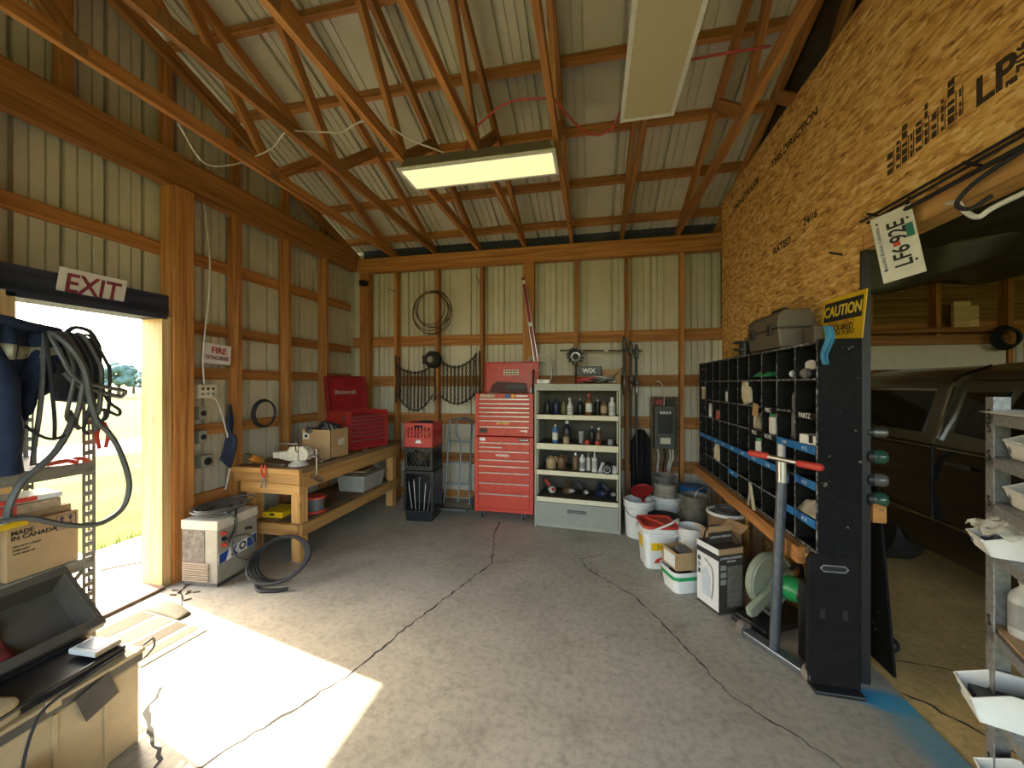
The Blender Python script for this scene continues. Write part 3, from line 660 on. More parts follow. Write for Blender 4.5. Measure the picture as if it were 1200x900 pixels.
o = ob('red_rag', MB().grid(lambda u, v: (-.10 + .20 * v, -.24 + .24 * u, -.10 + .03 * math.sin(u * 9) * math.sin(v * 7 + 1)), 12, 10), M_('red_cloth', (.22, .03, .02), rough=.9, var=.3), smooth=True, solid=.008); o.matrix_world = BM; tag(o, 'crumpled red rag lying inside the tipped grey bin', 'rag')
t = thing('tan_case', 'tan plastic case with rounded corners on the near end of the tote', 'case', (-2.0, .865, .40), 10)
ob('base', MB().box(-.11, .08, -.06, .075, 0, .03), TAN, t, bevel=.012); ob('lid', MB().box(-.11, .08, -.06, .075, .034, .075), TAN, t, bevel=.02); ob('seam', MB().box(-.108, .078, -.058, .073, .028, .036), TGREY, t)
t = thing('white_bucket', 'white bucket holding a blue bag beside the tan tote', 'bucket', (-1.80, .80, 0))
ob('body', MB().lathe([(.10, 0), (.125, .23), (.133, .235), (.133, .245), (.122, .245), (.118, .22), (.095, .01), (0, .01)], 24), WHITE, t, smooth=True)
ob('handle', MB().tube(spline([(.0, .132, .22), (.06, .13, .17), (.10, .08, .13), (.06, -.13, .17), (0, -.132, .22)]), .003, 5), DSTEEL, t, smooth=True)
o = ob('blue_bag', MB().sph(.105, T(-1.80, .80, .20), 14, 9, .6), M_('blue_bag_plastic', (.02, .07, .40), rough=.4, var=.3, bump=.6), smooth=True); tag(o, 'crumpled blue bag filling the white bucket', 'bag')

# doormat and litter
MATM = M_('woven_mat', (.10, .085, .06), rough=.9, var=.15, scale=60); MATD = M_('brown_stripe', (.05, .04, .025), rough=.9, var=.2, scale=60)
t = thing('door_mat', 'striped woven mat lying on the sunlit floor inside the doorway', 'mat', (-2.72, 1.86, .0), -7)
ob('base', MB().box(-.33, .33, -.19, .15, .0, .006), M_('pale_mat', (.30, .26, .18), rough=.9, var=.15, scale=60), t)
for k, (x0, x1) in enumerate(((-.30, -.16), (-.12, .02), (.06, .16), (.20, .27))): ob('stripe', MB().box(x0, x1, -.18, .14, .006, .008), (MATD, MATM)[k % 2], t)
ob('curled_corner', MB().grid(lambda u, v: (-.33 + .38 * u, .15 + .08 * v, .006 + .045 * v * math.sin(PI * u)), 10, 4), MATM, t, smooth=True, solid=.004)
rnd = random.Random(11)
for k in range(9):
    x, y = -2.95 + rnd.uniform(-.12, .16), 2.3 + rnd.uniform(-.10, .08)
    o = ob('wood_chip', MB().box(-.022, .022, -.005, .005, 0, .007), M_('litter_chip', (.09, .06, .035), rough=.9) if k == 0 else LIT, M=T(x, y, .0) @ RZ(rnd.uniform(0, 180)))
    LIT = o.data.materials[0]; tag(o, 'small dark wood chip on the floor by the door post', 'debris', 'chips on the floor by the door post')

# ------------------------------------------------------------------ welder and its leads
WELD = M_('beige_grey_enamel', (.30, .28, .23), rough=.45, var=.12, scale=8)
t = thing('welder', 'boxy grey welder with blue and white band beside the door post', 'welder', (-2.79, 2.39, 0), 4)
ob('case', MB().box(-.31, 0, 0, .38, .03, .50), WELD, t, bevel=.006)
ob('base', MB().box(-.30, -.01, .01, .37, .0, .03), DSTEEL, t)
ob('top_cap', MB().box(-.315, .004, -.004, .384, .435, .505), M_('pale_cap', (.52, .48, .40), rough=.45), t, bevel=.005)
ob('worn_panel', MB().box(-.30, -.11, -.004, 0, .18, .43), M_('worn_panel', (.16, .13, .11), rough=.7, var=.5, scale=18), t)
for k in range(9): ob('louver', MB().box(-.295, -.07, -.012, 0, .045 + .016 * k, .053 + .016 * k), M_('louver_tan', (.40, .30, .22), rough=.6) if k == 0 else LV, t); LV = bpy.data.objects[-1].data.materials[0] if False else (LV if k else [q for q in t.children if q.name.startswith('louver')][0].data.materials[0])
ob('panel_band', MB().prism([(.01, .17), (.37, .20), (.37, .29), (.01, .25)], .0, .003, 'x'), WHITE, t)
DB = M_('deep_blue', (.02, .06, .28), rough=.5)
ob('band_mark', MB().prism([(.012, .172), (.07, .178), (.10, .258), (.012, .247)], .003, .0045, 'x').prism([(.27, .196), (.365, .203), (.365, .285), (.27, .274)], .003, .0045, 'x'), DB, t)
text('K', .10, DB, t, T(.005, .145, .222) @ FX, bold=.004, sx=.9); text('O', .085, INK, t, T(.005, .225, .232) @ FX, bold=.003)
for y, z, m in ((.045, .40, RED), (.05, .355, BLACKP), (.05, .31, RED)):
    ob('terminal', MB().lathe([(.018, 0), (.018, .012), (.009, .014), (.009, .035), (0, .036)], 12, T(0, y, z) @ RY(90)), m, t, smooth=True)
for y, z in ((.26, .36), (.30, .35)): ob('knob', MB().cyl(.012, 0, .015, 10, T(0, y, z) @ RY(90)), BLACKP, t)
WLEAD = [[(-2.95, 2.75, .52), (-2.86, 2.62, .53), (-2.80, 2.55, .50), (-2.76, 2.51, .42), (-2.75, 2.46, .36), (-2.74, 2.44, .33)],
         [(-3.0, 2.7, .52), (-2.9, 2.55, .53), (-2.83, 2.50, .53), (-2.765, 2.53, .46), (-2.75, 2.47, .30), (-2.74, 2.5, .2), (-2.72, 2.58, .14), (-2.71, 2.64, .2), (-2.72, 2.6, .33), (-2.76, 2.46, .355)]]
for k, ps in enumerate(WLEAD): cord('welder_lead', ps, .008, RUBBER if k == 0 else HOSE, ('black lead clipped over the front of the welder', 'grey lead looping down the face of the welder')[k], 'cable')
mb = MB(); rnd = random.Random(5)
for k in range(7):
    a = rnd.uniform(-20, 25); mb.torus(.085 + .01 * k, .007, 24, 5, T(-.0 + rnd.uniform(-.01, .01), .0, .012 + .008 * k) @ RZ(a) @ RX(rnd.uniform(-4, 4)), 1.05, 1.6)
o = ob('lead_coil', mb, HOSE, smooth=True, M=T(-2.95, 2.58, .512)); tag(o, 'grey welding lead coiled on top of the welder', 'cable')
mb = MB()
for k in range(4): mb.torus(.165 + .012 * k, .011, 32, 6, T(.01 * k, -.02 * k, .155 + .006 * k) @ RZ(14) @ RX(60 - 9 * k), 1.12, 1)
mb.tube(spline([(-.10, -.14, .02), (0, -.22, .012), (.12, -.2, .012), (.2, -.16, .012)]), .015, 6)
o = ob('cable_loop', mb, RUBBER, smooth=True, M=T(-2.44, 2.63, .0)); tag(o, 'thick black cable coiled on the floor in front of the bench', 'cable')

# ------------------------------------------------------------------ workbench along the left wall
t = thing('workbench', 'heavy pine workbench with worn dark top along the left wall', 'workbench', (0, 0, 0))
for k in range(4):
    x = -3.17 + .175 * (k + .5); lum('top_plank', (x, 2.88, .79), (x, 4.62, .79), .172, .04, WOODO, t)
lum('end_cap', (-3.18, 2.862, .79), (-2.47, 2.862, .79), .035, .042, WOODB, t)
lum('end_apron', (-3.16, 2.875, .725), (-2.475, 2.875, .725), .035, .085, WOODB, t)
lum('end_apron', (-3.08, 2.875, .635), (-2.475, 2.875, .635), .037, .09, WOODB, t)
lum('side_apron', (-2.49, 2.90, .70), (-2.49, 4.60, .70), .038, .135, WOODB, t)
for x, y in ((-2.535, 2.93), (-3.0, 2.93), (-2.535, 4.5), (-3.0, 4.5)):
    lum('leg', (x, y, 0), (x, y, .77), .09, .09, WOODB, t, up=(1, 0, 0))
lum('shelf_rail', (-3.08, 2.865, .285), (-2.49, 2.865, .285), .038, .10, WOODB, t)
lum('shelf_rail', (-2.475, 2.87, .28), (-2.475, 4.55, .28), .038, .10, WOODB, t)
for k in range(3): lum('shelf_plank', (-3.0 + .18 * k, 2.89, .325), (-3.0 + .18 * k, 4.55, .325), .175, .02, WOODO, t)

VISE = M_('pale_vise_paint', (.52, .48, .40), rough=.5, var=.25, scale=30)
t = thing('bench_vise', 'pale grey bench vise bolted on the workbench corner', 'vise', (-2.62, 3.02, .812))
ob('base', MB().lathe([(.085, 0), (.085, .012), (.06, .03), (.05, .05)], 20), VISE, t, smooth=True)
ob('body', MB().prism([(-.20, .06), (-.20, .12), (-.09, .13), (-.07, .17), (-.01, .17), (-.01, .125), (.02, .12), (.02, .045), (-.08, .04)], -.04, .04, 'y'), VISE, t, bevel=.008)
ob('anvil', MB().box(-.24, -.14, -.045, .045, .06, .115), VISE, t, bevel=.006)
ob('sliding_jaw', MB().prism([(.03, .05), (.03, .175), (.075, .18), (.12, .14), (.125, .085), (.10, .05)], -.042, .042, 'y'), VISE, t, bevel=.01)
for x in (-.012, .018): ob('jaw_plate', MB().box(x, x + .012, -.05, .05, .14, .178), STEEL, t)
ob('screw', MB().cyl(.014, .10, .20, 12, T(0, 0, .085) @ RY(90)), DSTEEL, t, smooth=True)
ob('handle', MB().cyl(.0075, -.16, .06, 8, T(.185, 0, .085)).sph(.014, T(.185, 0, -.075), 10, 6).sph(.014, T(.185, 0, .145), 10, 6), STEEL, t, smooth=True)
ob('bar', MB().cyl(.008, -.22, -.01, 8, T(0, .0, .19) @ RY(90)), STEEL, t, smooth=True)
t = thing('screw_clamp', 'steel C clamp fixed to the bench side below the vise', 'clamp', (-2.465, 2.98, .67))
ob('frame', MB().tube(spline([(0, 0, .05), (.03, 0, .045), (.035, .06, .0), (.03, .12, -.01), (.01, .13, .02)]), .007, 6), DSTEEL, t, smooth=True)
ob('screw', MB().cyl(.006, -.03, .05, 8, T(.02, .08, .02) @ RX(60)), STEEL, t)
t = thing('orange_drill', 'orange and black cordless drill lying on the bench end', 'drill', (-3.03, 2.97, .815), 20)
ORG = M_('orange_plastic', (.60, .24, .04), rough=.4)
ob('motor', MB().lathe([(.0, -.075), (.03, -.07), (.034, -.02), (.034, .05), (.026, .075)], 14, T(0, 0, .045) @ RZ(-20) @ RX(60)), ORG, t, smooth=True)
ob('chuck', MB().lathe([(.022, .075), (.022, .10), (.012, .12), (.008, .13)], 12, T(0, 0, .045) @ RZ(-20) @ RX(60)), DSTEEL, t, smooth=True)
ob('grip', MB().box(-.02, .02, -.02, .02, -.03, .10, T(-.04, .05, .03) @ RX(80)), BLACKP, t, bevel=.006)
t = thing('red_pliers', 'red handled pliers hanging on the end of the workbench', 'pliers', (-2.82, 2.835, .74))
for s in (-1, 1):
    ob('grip', MB().tube(spline([(.004 * s, 0, -.005), (.022 * s, 0, .03), (.02 * s, 0, .085), (.014 * s, 0, .10)]), .008, 6), RED, t, smooth=True)
    ob('jaw', MB().tube(spline([(.002 * s, 0, .0), (-.012 * s, 0, -.04), (-.022 * s, 0, -.10)]), .006, 5), DSTEEL, t, smooth=True)
for k, (x, y, a, L, lb, ct) in enumerate(((-2.90, 2.99, 80, .30, 'long steel wrench lying on the bench before the vise', 'wrench'), (-2.52, 3.28, 8, .26, 'steel bar lying on the bench edge beside the brown box', 'bar'), (-2.60, 3.72, 15, .32, 'bright wrench lying in front of the red chest', 'wrench'), (-2.53, 3.95, 20, .22, 'short wrench lying at the far end of the bench', 'wrench'), (-3.12, 3.0, 90, .06, 'small wooden block on the bench corner', 'block'))):
    t = thing(('wrench', 'steel_bar', 'wrench', 'wrench', 'wood_block')[k], lb, ct, (x, y, .812), a)
    if ct == 'wrench':
        ob('shank', MB().box(-.008, .008, -L / 2, L / 2, 0, .009), STEEL, t, bevel=.002)
        for s in (-1, 1): ob('head', MB().torus(.017, .007, 14, 6, T(0, s * (L / 2 + .012), .006)), STEEL, t, smooth=True)
    elif ct == 'bar': ob('rod', MB().box(-.018, .018, -L / 2, L / 2, 0, .018), STEEL, t, bevel=.004)
    else: ob('body', MB().box(-.02, .02, -L / 2, L / 2, 0, .03), WOODB, t, bevel=.003); ob('nail', MB().cyl(.002, .03, .04, 6), STEEL, t)
t = carton('cardboard_box', 'open brown cardboard box of tools on the workbench', (-2.685, 3.46, .812), 0, .165, .14, .285, CARD, True)
ob('label_sticker', MB().box(-.145, -.08, -.1412, -.14, .19, .25), WHITE, t); ob('sticker_mark', MB().box(-.13, -.095, -.1418, -.1412, .205, .235), INK, t)
ob('side_mark', MB().box(.165, .1662, -.03, .07, .12, .18), M_('pale_print', (.55, .50, .40), rough=.7, var=.6, scale=60), t)
rnd = random.Random(2)
for k in range(7):
    x, y = -2.685 + rnd.uniform(-.11, .11), 3.46 + rnd.uniform(-.09, .09)
    if k < 2: o = ob('grinder', MB().lathe([(0, -.09), (.03, -.085), (.034, .0), (.028, .07), (.035, .09), (0, .1)], 10, T(x, y, 1.08) @ RX(80) @ RY(20 * k)), BLACKP, smooth=True)
    else: o = ob('dark_tool', MB().tube(spline([(x - .1, y, 1.02), (x, y + .03, 1.10 + .01 * k), (x + .08, y + .02, 1.04)]), .02, 6), BLACKP if k != 3 else GALV, smooth=True)
    tag(o, ('black grinder lying in the brown box on the bench' if k < 2 else 'dark tool handle sticking out of the brown box' if k != 3 else 'metal tool handle sticking out of the brown box'), 'tool', 'tools in the brown box')

# red tool chest with raised lid on the bench
t = thing('tool_chest', 'dark red multi drawer tool chest with raised lid on the workbench', 'tool chest', (-2.62, 3.75, .812), 70)
w, dp, h = .53, .42, .43
ob('body', MB().box(0, w, 0, .008, 0, .03).box(0, .035, 0, dp, 0, h).box(w - .035, w, 0, dp, 0, h).box(0, w, dp - .008, dp, 0, h).box(0, w, 0, dp, 0, .008).box(.035, w - .035, .02, dp, .008, h - .06), M_('chest_red', (.40, .03, .025), rough=.35), t, bevel=.003)
zs = [.03, .105, .16, .205, .25, .295, .335, .375]
for a, b in zip(zs, zs[1:]):
    d = ob('drawer', MB().box(.038, w - .038, .0, .02, a + .003, b - .003), REDD, t, bevel=.002)
    ob('pull', MB().box(.038, w - .038, -.006, .002, b - .010, b - .004), GALV, d)
lidM = T(0, dp, h) @ RX(-8)
lid = ob('lid', MB().box(0, w, -.004, .004, 0, .40, lidM).box(0, .006, -.06, 0, .0, .40, lidM).box(w - .006, w, -.06, 0, 0, .40, lidM).box(0, w, -.06, 0, .394, .40, lidM), REDD, t, bevel=.003)
ob('lid_panel', MB().box(.04, w - .04, -.008, -.004, .06, .34, lidM), REDD, t, bevel=.003)
text('Mastercraft', .075, M_('silver_ink', (.45, .38, .34), rough=.5), t, lidM @ T(w / 2, -.0095, .21) @ FY, sx=.82, bold=.001)
ob('side_clasp', MB().box(-.006, 0, .08, .11, .33, .39), DSTEEL, t)

# under the bench
t = thing('wire_spool', 'clear wire spool with red flanges under the workbench', 'spool', (-2.59, 3.20, .336))
ob('core', MB().cyl(.075, .02, .13, 18), M_('grey_wire', (.10, .11, .11), rough=.4, var=.4, scale=60), t, smooth=True)
for z in (0, .13): ob('flange', MB().lathe([(.03, z), (.09, z), (.09, z + .018), (.03, z + .018)], 22), RED, t, smooth=True)
t = carton('yellow_case', 'flat yellow case lying on the bench lower shelf', (-2.86, 3.08, .336), 5, .10, .12, .05, YEL, cat='case')
ob('latch', MB().box(-.02, .02, -.126, -.12, .02, .04), BLACKP, t)
CLR = M_('cloudy_plastic', (.35, .34, .30), rough=.3, var=.15, spec=.6)
t = thing('plastic_bin', 'cloudy plastic bin with papers on top under the far bench end', 'bin', (-2.66, 4.05, .336), 0)
ob('body', MB().frustum(.15, .2, .17, .22, 0, .17), CLR, t, bevel=.006); ob('rim', MB().box(-.18, .18, -.23, .23, .17, .185), CLR, t, bevel=.003)
for k in range(3): o = ob('magazine', MB().box(-.11, .11, -.15, .15, 0, .012), (CARDD, DNY, CARD)[k], M=T(-2.66, 4.03, .522 + .0125 * k) @ RZ(-8 + 9 * k)); tag(o, ('dark brown', 'black', 'tan')[k] + ' magazine stacked on the cloudy plastic bin', 'magazine')

# ------------------------------------------------------------------ crates in the corner
def milk_crate(label, loc, rz, mat, s=.17, h=.28, lattice=True):
    t = thing('milk_crate', label, 'crate', loc, rz)
    mb = MB().box(-s, s, -s, s, 0, .008)
    for M in (T(0, 0, 0), RZ(90), RZ(180), RZ(270)):
        zb, zt = (.05, h - .05) if lattice else (.115, h - .075)
        mb.box(-s, s, -s, -s + .012, 0, zb, M).box(-s, -s + .03, -s, -s + .012, zb, h - .05, M).box(s - .03, s, -s, -s + .012, zb, h - .05, M)
        mb.box(-s, -.05, -s, -s + .012, h - .05, h - .012, M).box(.05, s, -s, -s + .012, h - .05, h - .012, M).box(-.05, .05, -s, -s + .012, h - .025, h - .012, M)
        if lattice:
            for i in range(7):
                x = -s + .03 + (2 * s - .06) * i / 6
                for sg in (-1, 1): mb.box(-.006, .006, 0, .010, -.10, .10, M @ T(max(-s + .08, min(s - .08, x)), -s + .001, h / 2) @ RY(32 * sg))
        else:
            n = 7; w_ = (2 * s - .06) / n
            for i in range(n + 1): x = -s + .03 + i * w_; mb.box(x - w_ * .28, x + w_ * .28, -s, -s + .011, zb, h - .05, M)
            for z in (zb + .03, zb + .065): mb.box(-s + .03, s - .03, -s, -s + .0115, z - .008, z + .008, M)
        mb.box(-s, s, -s, -s + .012, h - .012, h, M)
    ob('basket', mb, mat, t)
    r_ = MB()
    for M in (T(0, 0, 0), RZ(90), RZ(180), RZ(270)): r_.box(-s - .005, s + .005, -s - .005, -s + .002, h - .016, h, M)
    ob('rim', r_, mat, t)
    return t
REDP = M_('red_crate_plastic', (.52, .05, .035), rough=.45)
t = milk_crate('black milk crate between the red crate and the tall black bin', (-1.93, 4.17, .575), 4, BLACKP, .165, .255)
t = milk_crate('red milk crate stacked on top of the black crate in the corner', (-1.93, 4.17, .835), 4, REDP, .168, .275, False)
ob('emblem', MB().prism([(-.04, .05), (-.015, .095), (0, .075), (.015, .095), (.04, .05)], -.174, -.172, 'y'), WHITE, t)
o = ob('black_cloth', MB().sph(.14, T(-1.93, 4.17, 1.06) @ RX(10), 14, 8, .45), DNY, smooth=True); tag(o, 'black cloth heaped inside the red milk crate', 'cloth')
t = thing('black_bin', 'tall black slotted bin of tools under the crates in the corner', 'bin', (-1.93, 4.16, 0), 4)
ob('base', MB().frustum(.15, .14, .16, .15, 0, .12), BLACKP, t, bevel=.006)
for (x, y) in ((-.16, -.15), (.16, -.15), (.16, .15), (-.16, .15)): ob('corner_post', MB().box(x - .015, x + .015, y - .015, y + .015, .12, .56), BLACKP, t)
ob('back_panel', MB().box(-.16, .16, .14, .15, .12, .56), BLACKP, t); ob('side_panel', MB().box(-.17, -.16, -.15, .15, .12, .56), BLACKP, t)
ob('top_rim', MB().box(-.18, .18, -.17, .17, .54, .572), BLACKP, t, bevel=.004)
for k, x in enumerate((-.10, -.05, .0, .06, .11)):
    t = thing('hand_tool', ('thin steel', 'bright steel', 'dull grey', 'silver', 'dark steel')[k] + ' rod shaped tool standing in the tall black bin', 'tool', (-1.93 + x, 4.07 - .01 * k, .125), 4)
    ob('rod', MB().cyl(.006, 0, .30 + .03 * (k % 3), 7, RY(4 * (k - 2))), (GALV, STEEL, DSTEEL, STEEL, DSTEEL)[k], t); ob('head', MB().sph(.014, T(.0 + .005 * (k - 2) * 4, 0, .30 + .03 * (k % 3)), 8, 5), DSTEEL, t)

# hand truck leaning on the studs
TRK = M_('blue_grey_tube', (.14, .17, .18), rough=.4, metal=.5, var=.2)
t = thing('hand_truck', 'grey tubular hand truck standing against the back wall studs', 'hand truck', (-1.64, 4.46, 0), rot=(R(-9), 0, 0))
ob('frame', MB().tube([(-.17, 0, .08), (-.15, .0, .3), (-.15, 0, 1.06)] + [(-.15 + .03 * (1 - math.cos(a)), 0, 1.08 + .04 * math.sin(a)) for a in (.4, .8, 1.2, 1.57)] + [(.12 - .03 * math.cos(a) * -1 * 0, 0, 1.12) for a in (0,)] + [(.15, 0, 1.08), (.15, 0, .3), (.17, 0, .08)], .012, 8), TRK, t, smooth=True)
ob('handle_loop', MB().tube(spline([(.02, -.01, .1), (.02, -.01, .75), (-.04, -.012, .92), (-.05, -.012, 1.05), (.0, -.012, 1.13), (.1, -.012, 1.12), (.15, -.01, 1.05)]), .010, 8), TRK, t, smooth=True)
for z in (.32, .58, .84): ob('crossbar', MB().box(-.15, .15, -.01, .01, z - .012, z + .012), TRK, t)
ob('toe_plate', MB().box(-.19, .19, -.20, .0, .035, .045), TRK, t); ob('axle', MB().cyl(.008, -.24, .24, 8, T(0, .05, .09) @ RY(90)), DSTEEL, t)
for s in (-1, 1): ob('wheel', MB().lathe([(.03, -.022), (.075, -.026), (.098, -.015), (.098, .015), (.075, .026), (.03, .022)], 20, T(s * .225, .05, .105) @ RY(90)), RUBBER, t, smooth=True)

# ------------------------------------------------------------------ rolling red tool cabinet
t = thing('roller_cabinet', 'tall red roller tool cabinet with two stacked tiers by the back wall', 'tool cabinet', (-1.34, 4.25, 0))
w, dp = .687, .46
ob('lower_case', MB().box(0, w, .012, dp, .085, .945), RED, t, bevel=.004)
ob('upper_case', MB().box(.004, w - .004, .03, dp, .955, 1.395).box(.004, w - .004, .03, .05, 1.39, 1.44).box(.004, .02, .03, dp, 1.39, 1.44).box(w - .02, w - .004, .03, dp, 1.39, 1.44), RED, t, bevel=.004)
for x0, x1 in ((0, .045), (w - .045, w)):
    ob('corner_strip', MB().box(x0, x1, .0, .02, .085, .945), RED, t, bevel=.003); ob('corner_strip', MB().box(x0 + (.004 if x0 == 0 else 0), x1 - (.004 if x0 else 0), .012, .034, .955, 1.44), RED, t, bevel=.003)
def drw(x0, x1, z0, z1, y):
    d = ob('drawer', MB().box(x0, x1, y, y + .03, z0 + .003, z1 - .004), RED, t, bevel=.002)
    ob('trim', MB().box(x0, x1, y - .010, y + .004, z1 - .017, z1 - .004), STEEL, d, bevel=.002)
zs = [.974, 1.069, 1.138, 1.189, 1.236, 1.287, 1.335, 1.386]
for a, b in zip(zs, zs[1:]): drw(.048, w - .048, a, b, .018)
zs = [.13, .30, .424, .544, .62, .69, .788]
for a, b in zip(zs, zs[1:]): drw(.048, w - .048, a, b, .004)
drw(.048, .33, .788, .837, .004); drw(.048, .33, .837, .887, .004); drw(.336, w - .048, .788, .887, .004)
ob('toe_panel', MB().box(.048, w - .048, .004, .03, .09, .128), RED, t)
YINK = M_('yellow_ink', (.75, .55, .12), rough=.5); WINK = M_('white_ink', (.8, .78, .74), rough=.5)
text('JOB CREW', .032, YINK, t, T(.33, .016, 1.10) @ FY, bold=.0012); text('WORREN', .036, WINK, t, T(.33, .002, .735) @ FY, bold=.0012)
ob('badge', MB().box(.06, .24, .0105, .012, 1.395, 1.43), M_('cream_badge', (.5, .38, .25), rough=.5, var=.5, scale=60), t)
ob('badge', MB().box(.36, .42, .0105, .012, 1.39, 1.432), M_('blue_badge', (.03, .12, .30), rough=.5), t); ob('badge', MB().cyl(.019, .0, .002, 12, T(.45, .0105, 1.412) @ RX(90)), YEL, t)
ob('badge', MB().box(.48, .62, .0105, .012, 1.405, 1.422), WINK, t)
ob('name_plate', MB().box(.06, .13, -.003, -.001, .90, .935), WINK, t); ob('name_plate', MB().box(.52, .64, -.003, -.001, .902, .932), BLACKP, t); ob('name_plate', MB().box(.53, .63, -.0045, -.003, .912, .922), WINK, t)
ob('lock_plate', MB().box(.06, .15, .012, .018, .99, 1.04), BLACKP, t); ob('hand_mark', MB().prism([(.52, 1.02), (.60, 1.028), (.625, 1.025), (.61, 1.012), (.605, .995), (.592, 1.01), (.57, 1.01)], .014, .016, 'y'), WINK, t)
lidM = T(0, dp - .01, 1.44) @ RX(-2)
ob('lid', MB().box(.0, w, -.006, .0, 0, .385, lidM).box(0, .008, -.05, 0, 0.0, .385, lidM).box(w - .008, w, -.05, 0, 0, .385, lidM).box(0, w, -.05, 0, .377, .385, lidM), RED, t, bevel=.003)
ob('sticker', MB().box(.24, .43, -.009, -.007, .22, .29, lidM), CREAM, t)
for r_ in range(2):
    for c_ in range(5): ob('sticker_mark', MB().box(.255 + .034 * c_, .278 + .034 * c_, -.0105, -.009, .23 + .03 * r_, .248 + .03 * r_, lidM), INK if False else MAROON, t)
ob('lid_reflection', MB().prism([(.06, .0), (w - .14, .0), (w - .16, .12), (.16, .14), (.10, .10)], -.03, -.006, 'y', lidM), M_('dark_reflection_red', (.09, .012, .01), rough=.5), t)  # dark reflection in the lid drawn as a dark red shape
ob('lid_slot', MB().box(.28, .52, -.036, -.03, .05, .10, lidM), BLACKP, t)
ob('strut', MB().tube([(w - .03, .15, 1.42), (w - .06, dp - .06, 1.72)], .012, 6), BLACKP, t)
ob('lid_box', MB().box(w - .09, w - .01, .30, .38, 1.44, 1.50), GALV, t, bevel=.004)
for x in (.08, w - .12):
    for y in (.06, dp - .06):
        k = ob('caster_fork', MB().box(-.02, -.014, -.02, .02, .03, .085, T(x, y, 0)).box(.014, .02, -.02, .02, .03, .085, T(x, y, 0)).box(-.03, .03, -.03, .03, .08, .088, T(x, y, 0)), STEEL, t)
        ob('wheel', MB().lathe([(.01, -.011), (.038, -.011), (.042, 0), (.038, .011), (.01, .011)], 16, T(x, y, .042) @ RY(90)), RUBBER, k, smooth=True)

# ------------------------------------------------------------------ grey shelf cabinet with bottles
GCAB = M_('grey_cabinet_enamel', (.36, .35, .28), rough=.42, var=.08, scale=6); GIN = M_('cabinet_interior', (.07, .058, .035), rough=.6, var=.15)
t = thing('shelf_cabinet', 'tall grey steel cabinet with four open shelves and a bottom drawer', 'cabinet', (-.625, 4.15, 0), -5)
w, dp, h = .905, .44, 1.55
ob('side', MB().box(0, .022, 0, dp, 0, h), GCAB, t, bevel=.002); ob('side', MB().box(w - .022, w, 0, dp, 0, h), GCAB, t, bevel=.002)
ob('back', MB().box(.022, w - .022, dp - .01, dp, 0, h), GIN, t); ob('top', MB().box(.0, w, -.004, dp, h - .07, h + .002), GCAB, t, bevel=.003)
ob('lock', MB().cyl(.008, 0, .006, 10, T(w / 2, -.004, h - .03) @ RX(90)), DSTEEL, t)
ob('base', MB().box(.022, w - .022, .03, dp, 0, .05), GCAB, t)
SH = [1.215, .905, .615, .325]
for z in SH:
    s_ = ob('shelf', MB().box(.024, w - .024, .005, dp - .01, z - .012, z), GIN, t)
    ob('lip', MB().box(.024, w - .024, -.004, .012, z - .045 if z != .905 else z - .06, z + .004), CREAM, s_, bevel=.002)
for z0, z1 in ((1.24, 1.475), (.93, 1.165), (.64, .84), (.35, .565)):
    for x in (.032, w - .038): ob('slot_strip', MB().box(x, x + .006, .002, .008, z0, z1), CREAM, t)
d = ob('drawer', MB().box(.024, w - .024, -.006, .02, .045, .275), GREY, t, bevel=.003); ob('handle', MB().box(w / 2 - .09, w / 2 + .10, -.012, -.005, .185, .205), DSTEEL, d, bevel=.002); ob('handle_recess', MB().box(w / 2 - .095, w / 2 + .105, -.008, -.0055, .18, .212), BLACKP, d)
CABM = T(-.625, 4.15, 0) @ RZ(-5)
def col(name, c, r=.4): return MCACHE.setdefault(name, M_(name, c, rough=r, var=.15))
MCACHE = {}
BC = dict(black=(.02, .02, .022), white=(.66, .64, .58), amber=(.16, .06, .015), blue=(.05, .14, .28), tan=(.38, .27, .14), brown=(.15, .08, .04), grey=(.25, .25, .24), red=(.42, .05, .03), olive=(.14, .13, .05), green=(.03, .20, .06), silver=(.45, .45, .43), navy=(.02, .03, .08))
def cm(c): return col('glossy_' + c, BC[c])
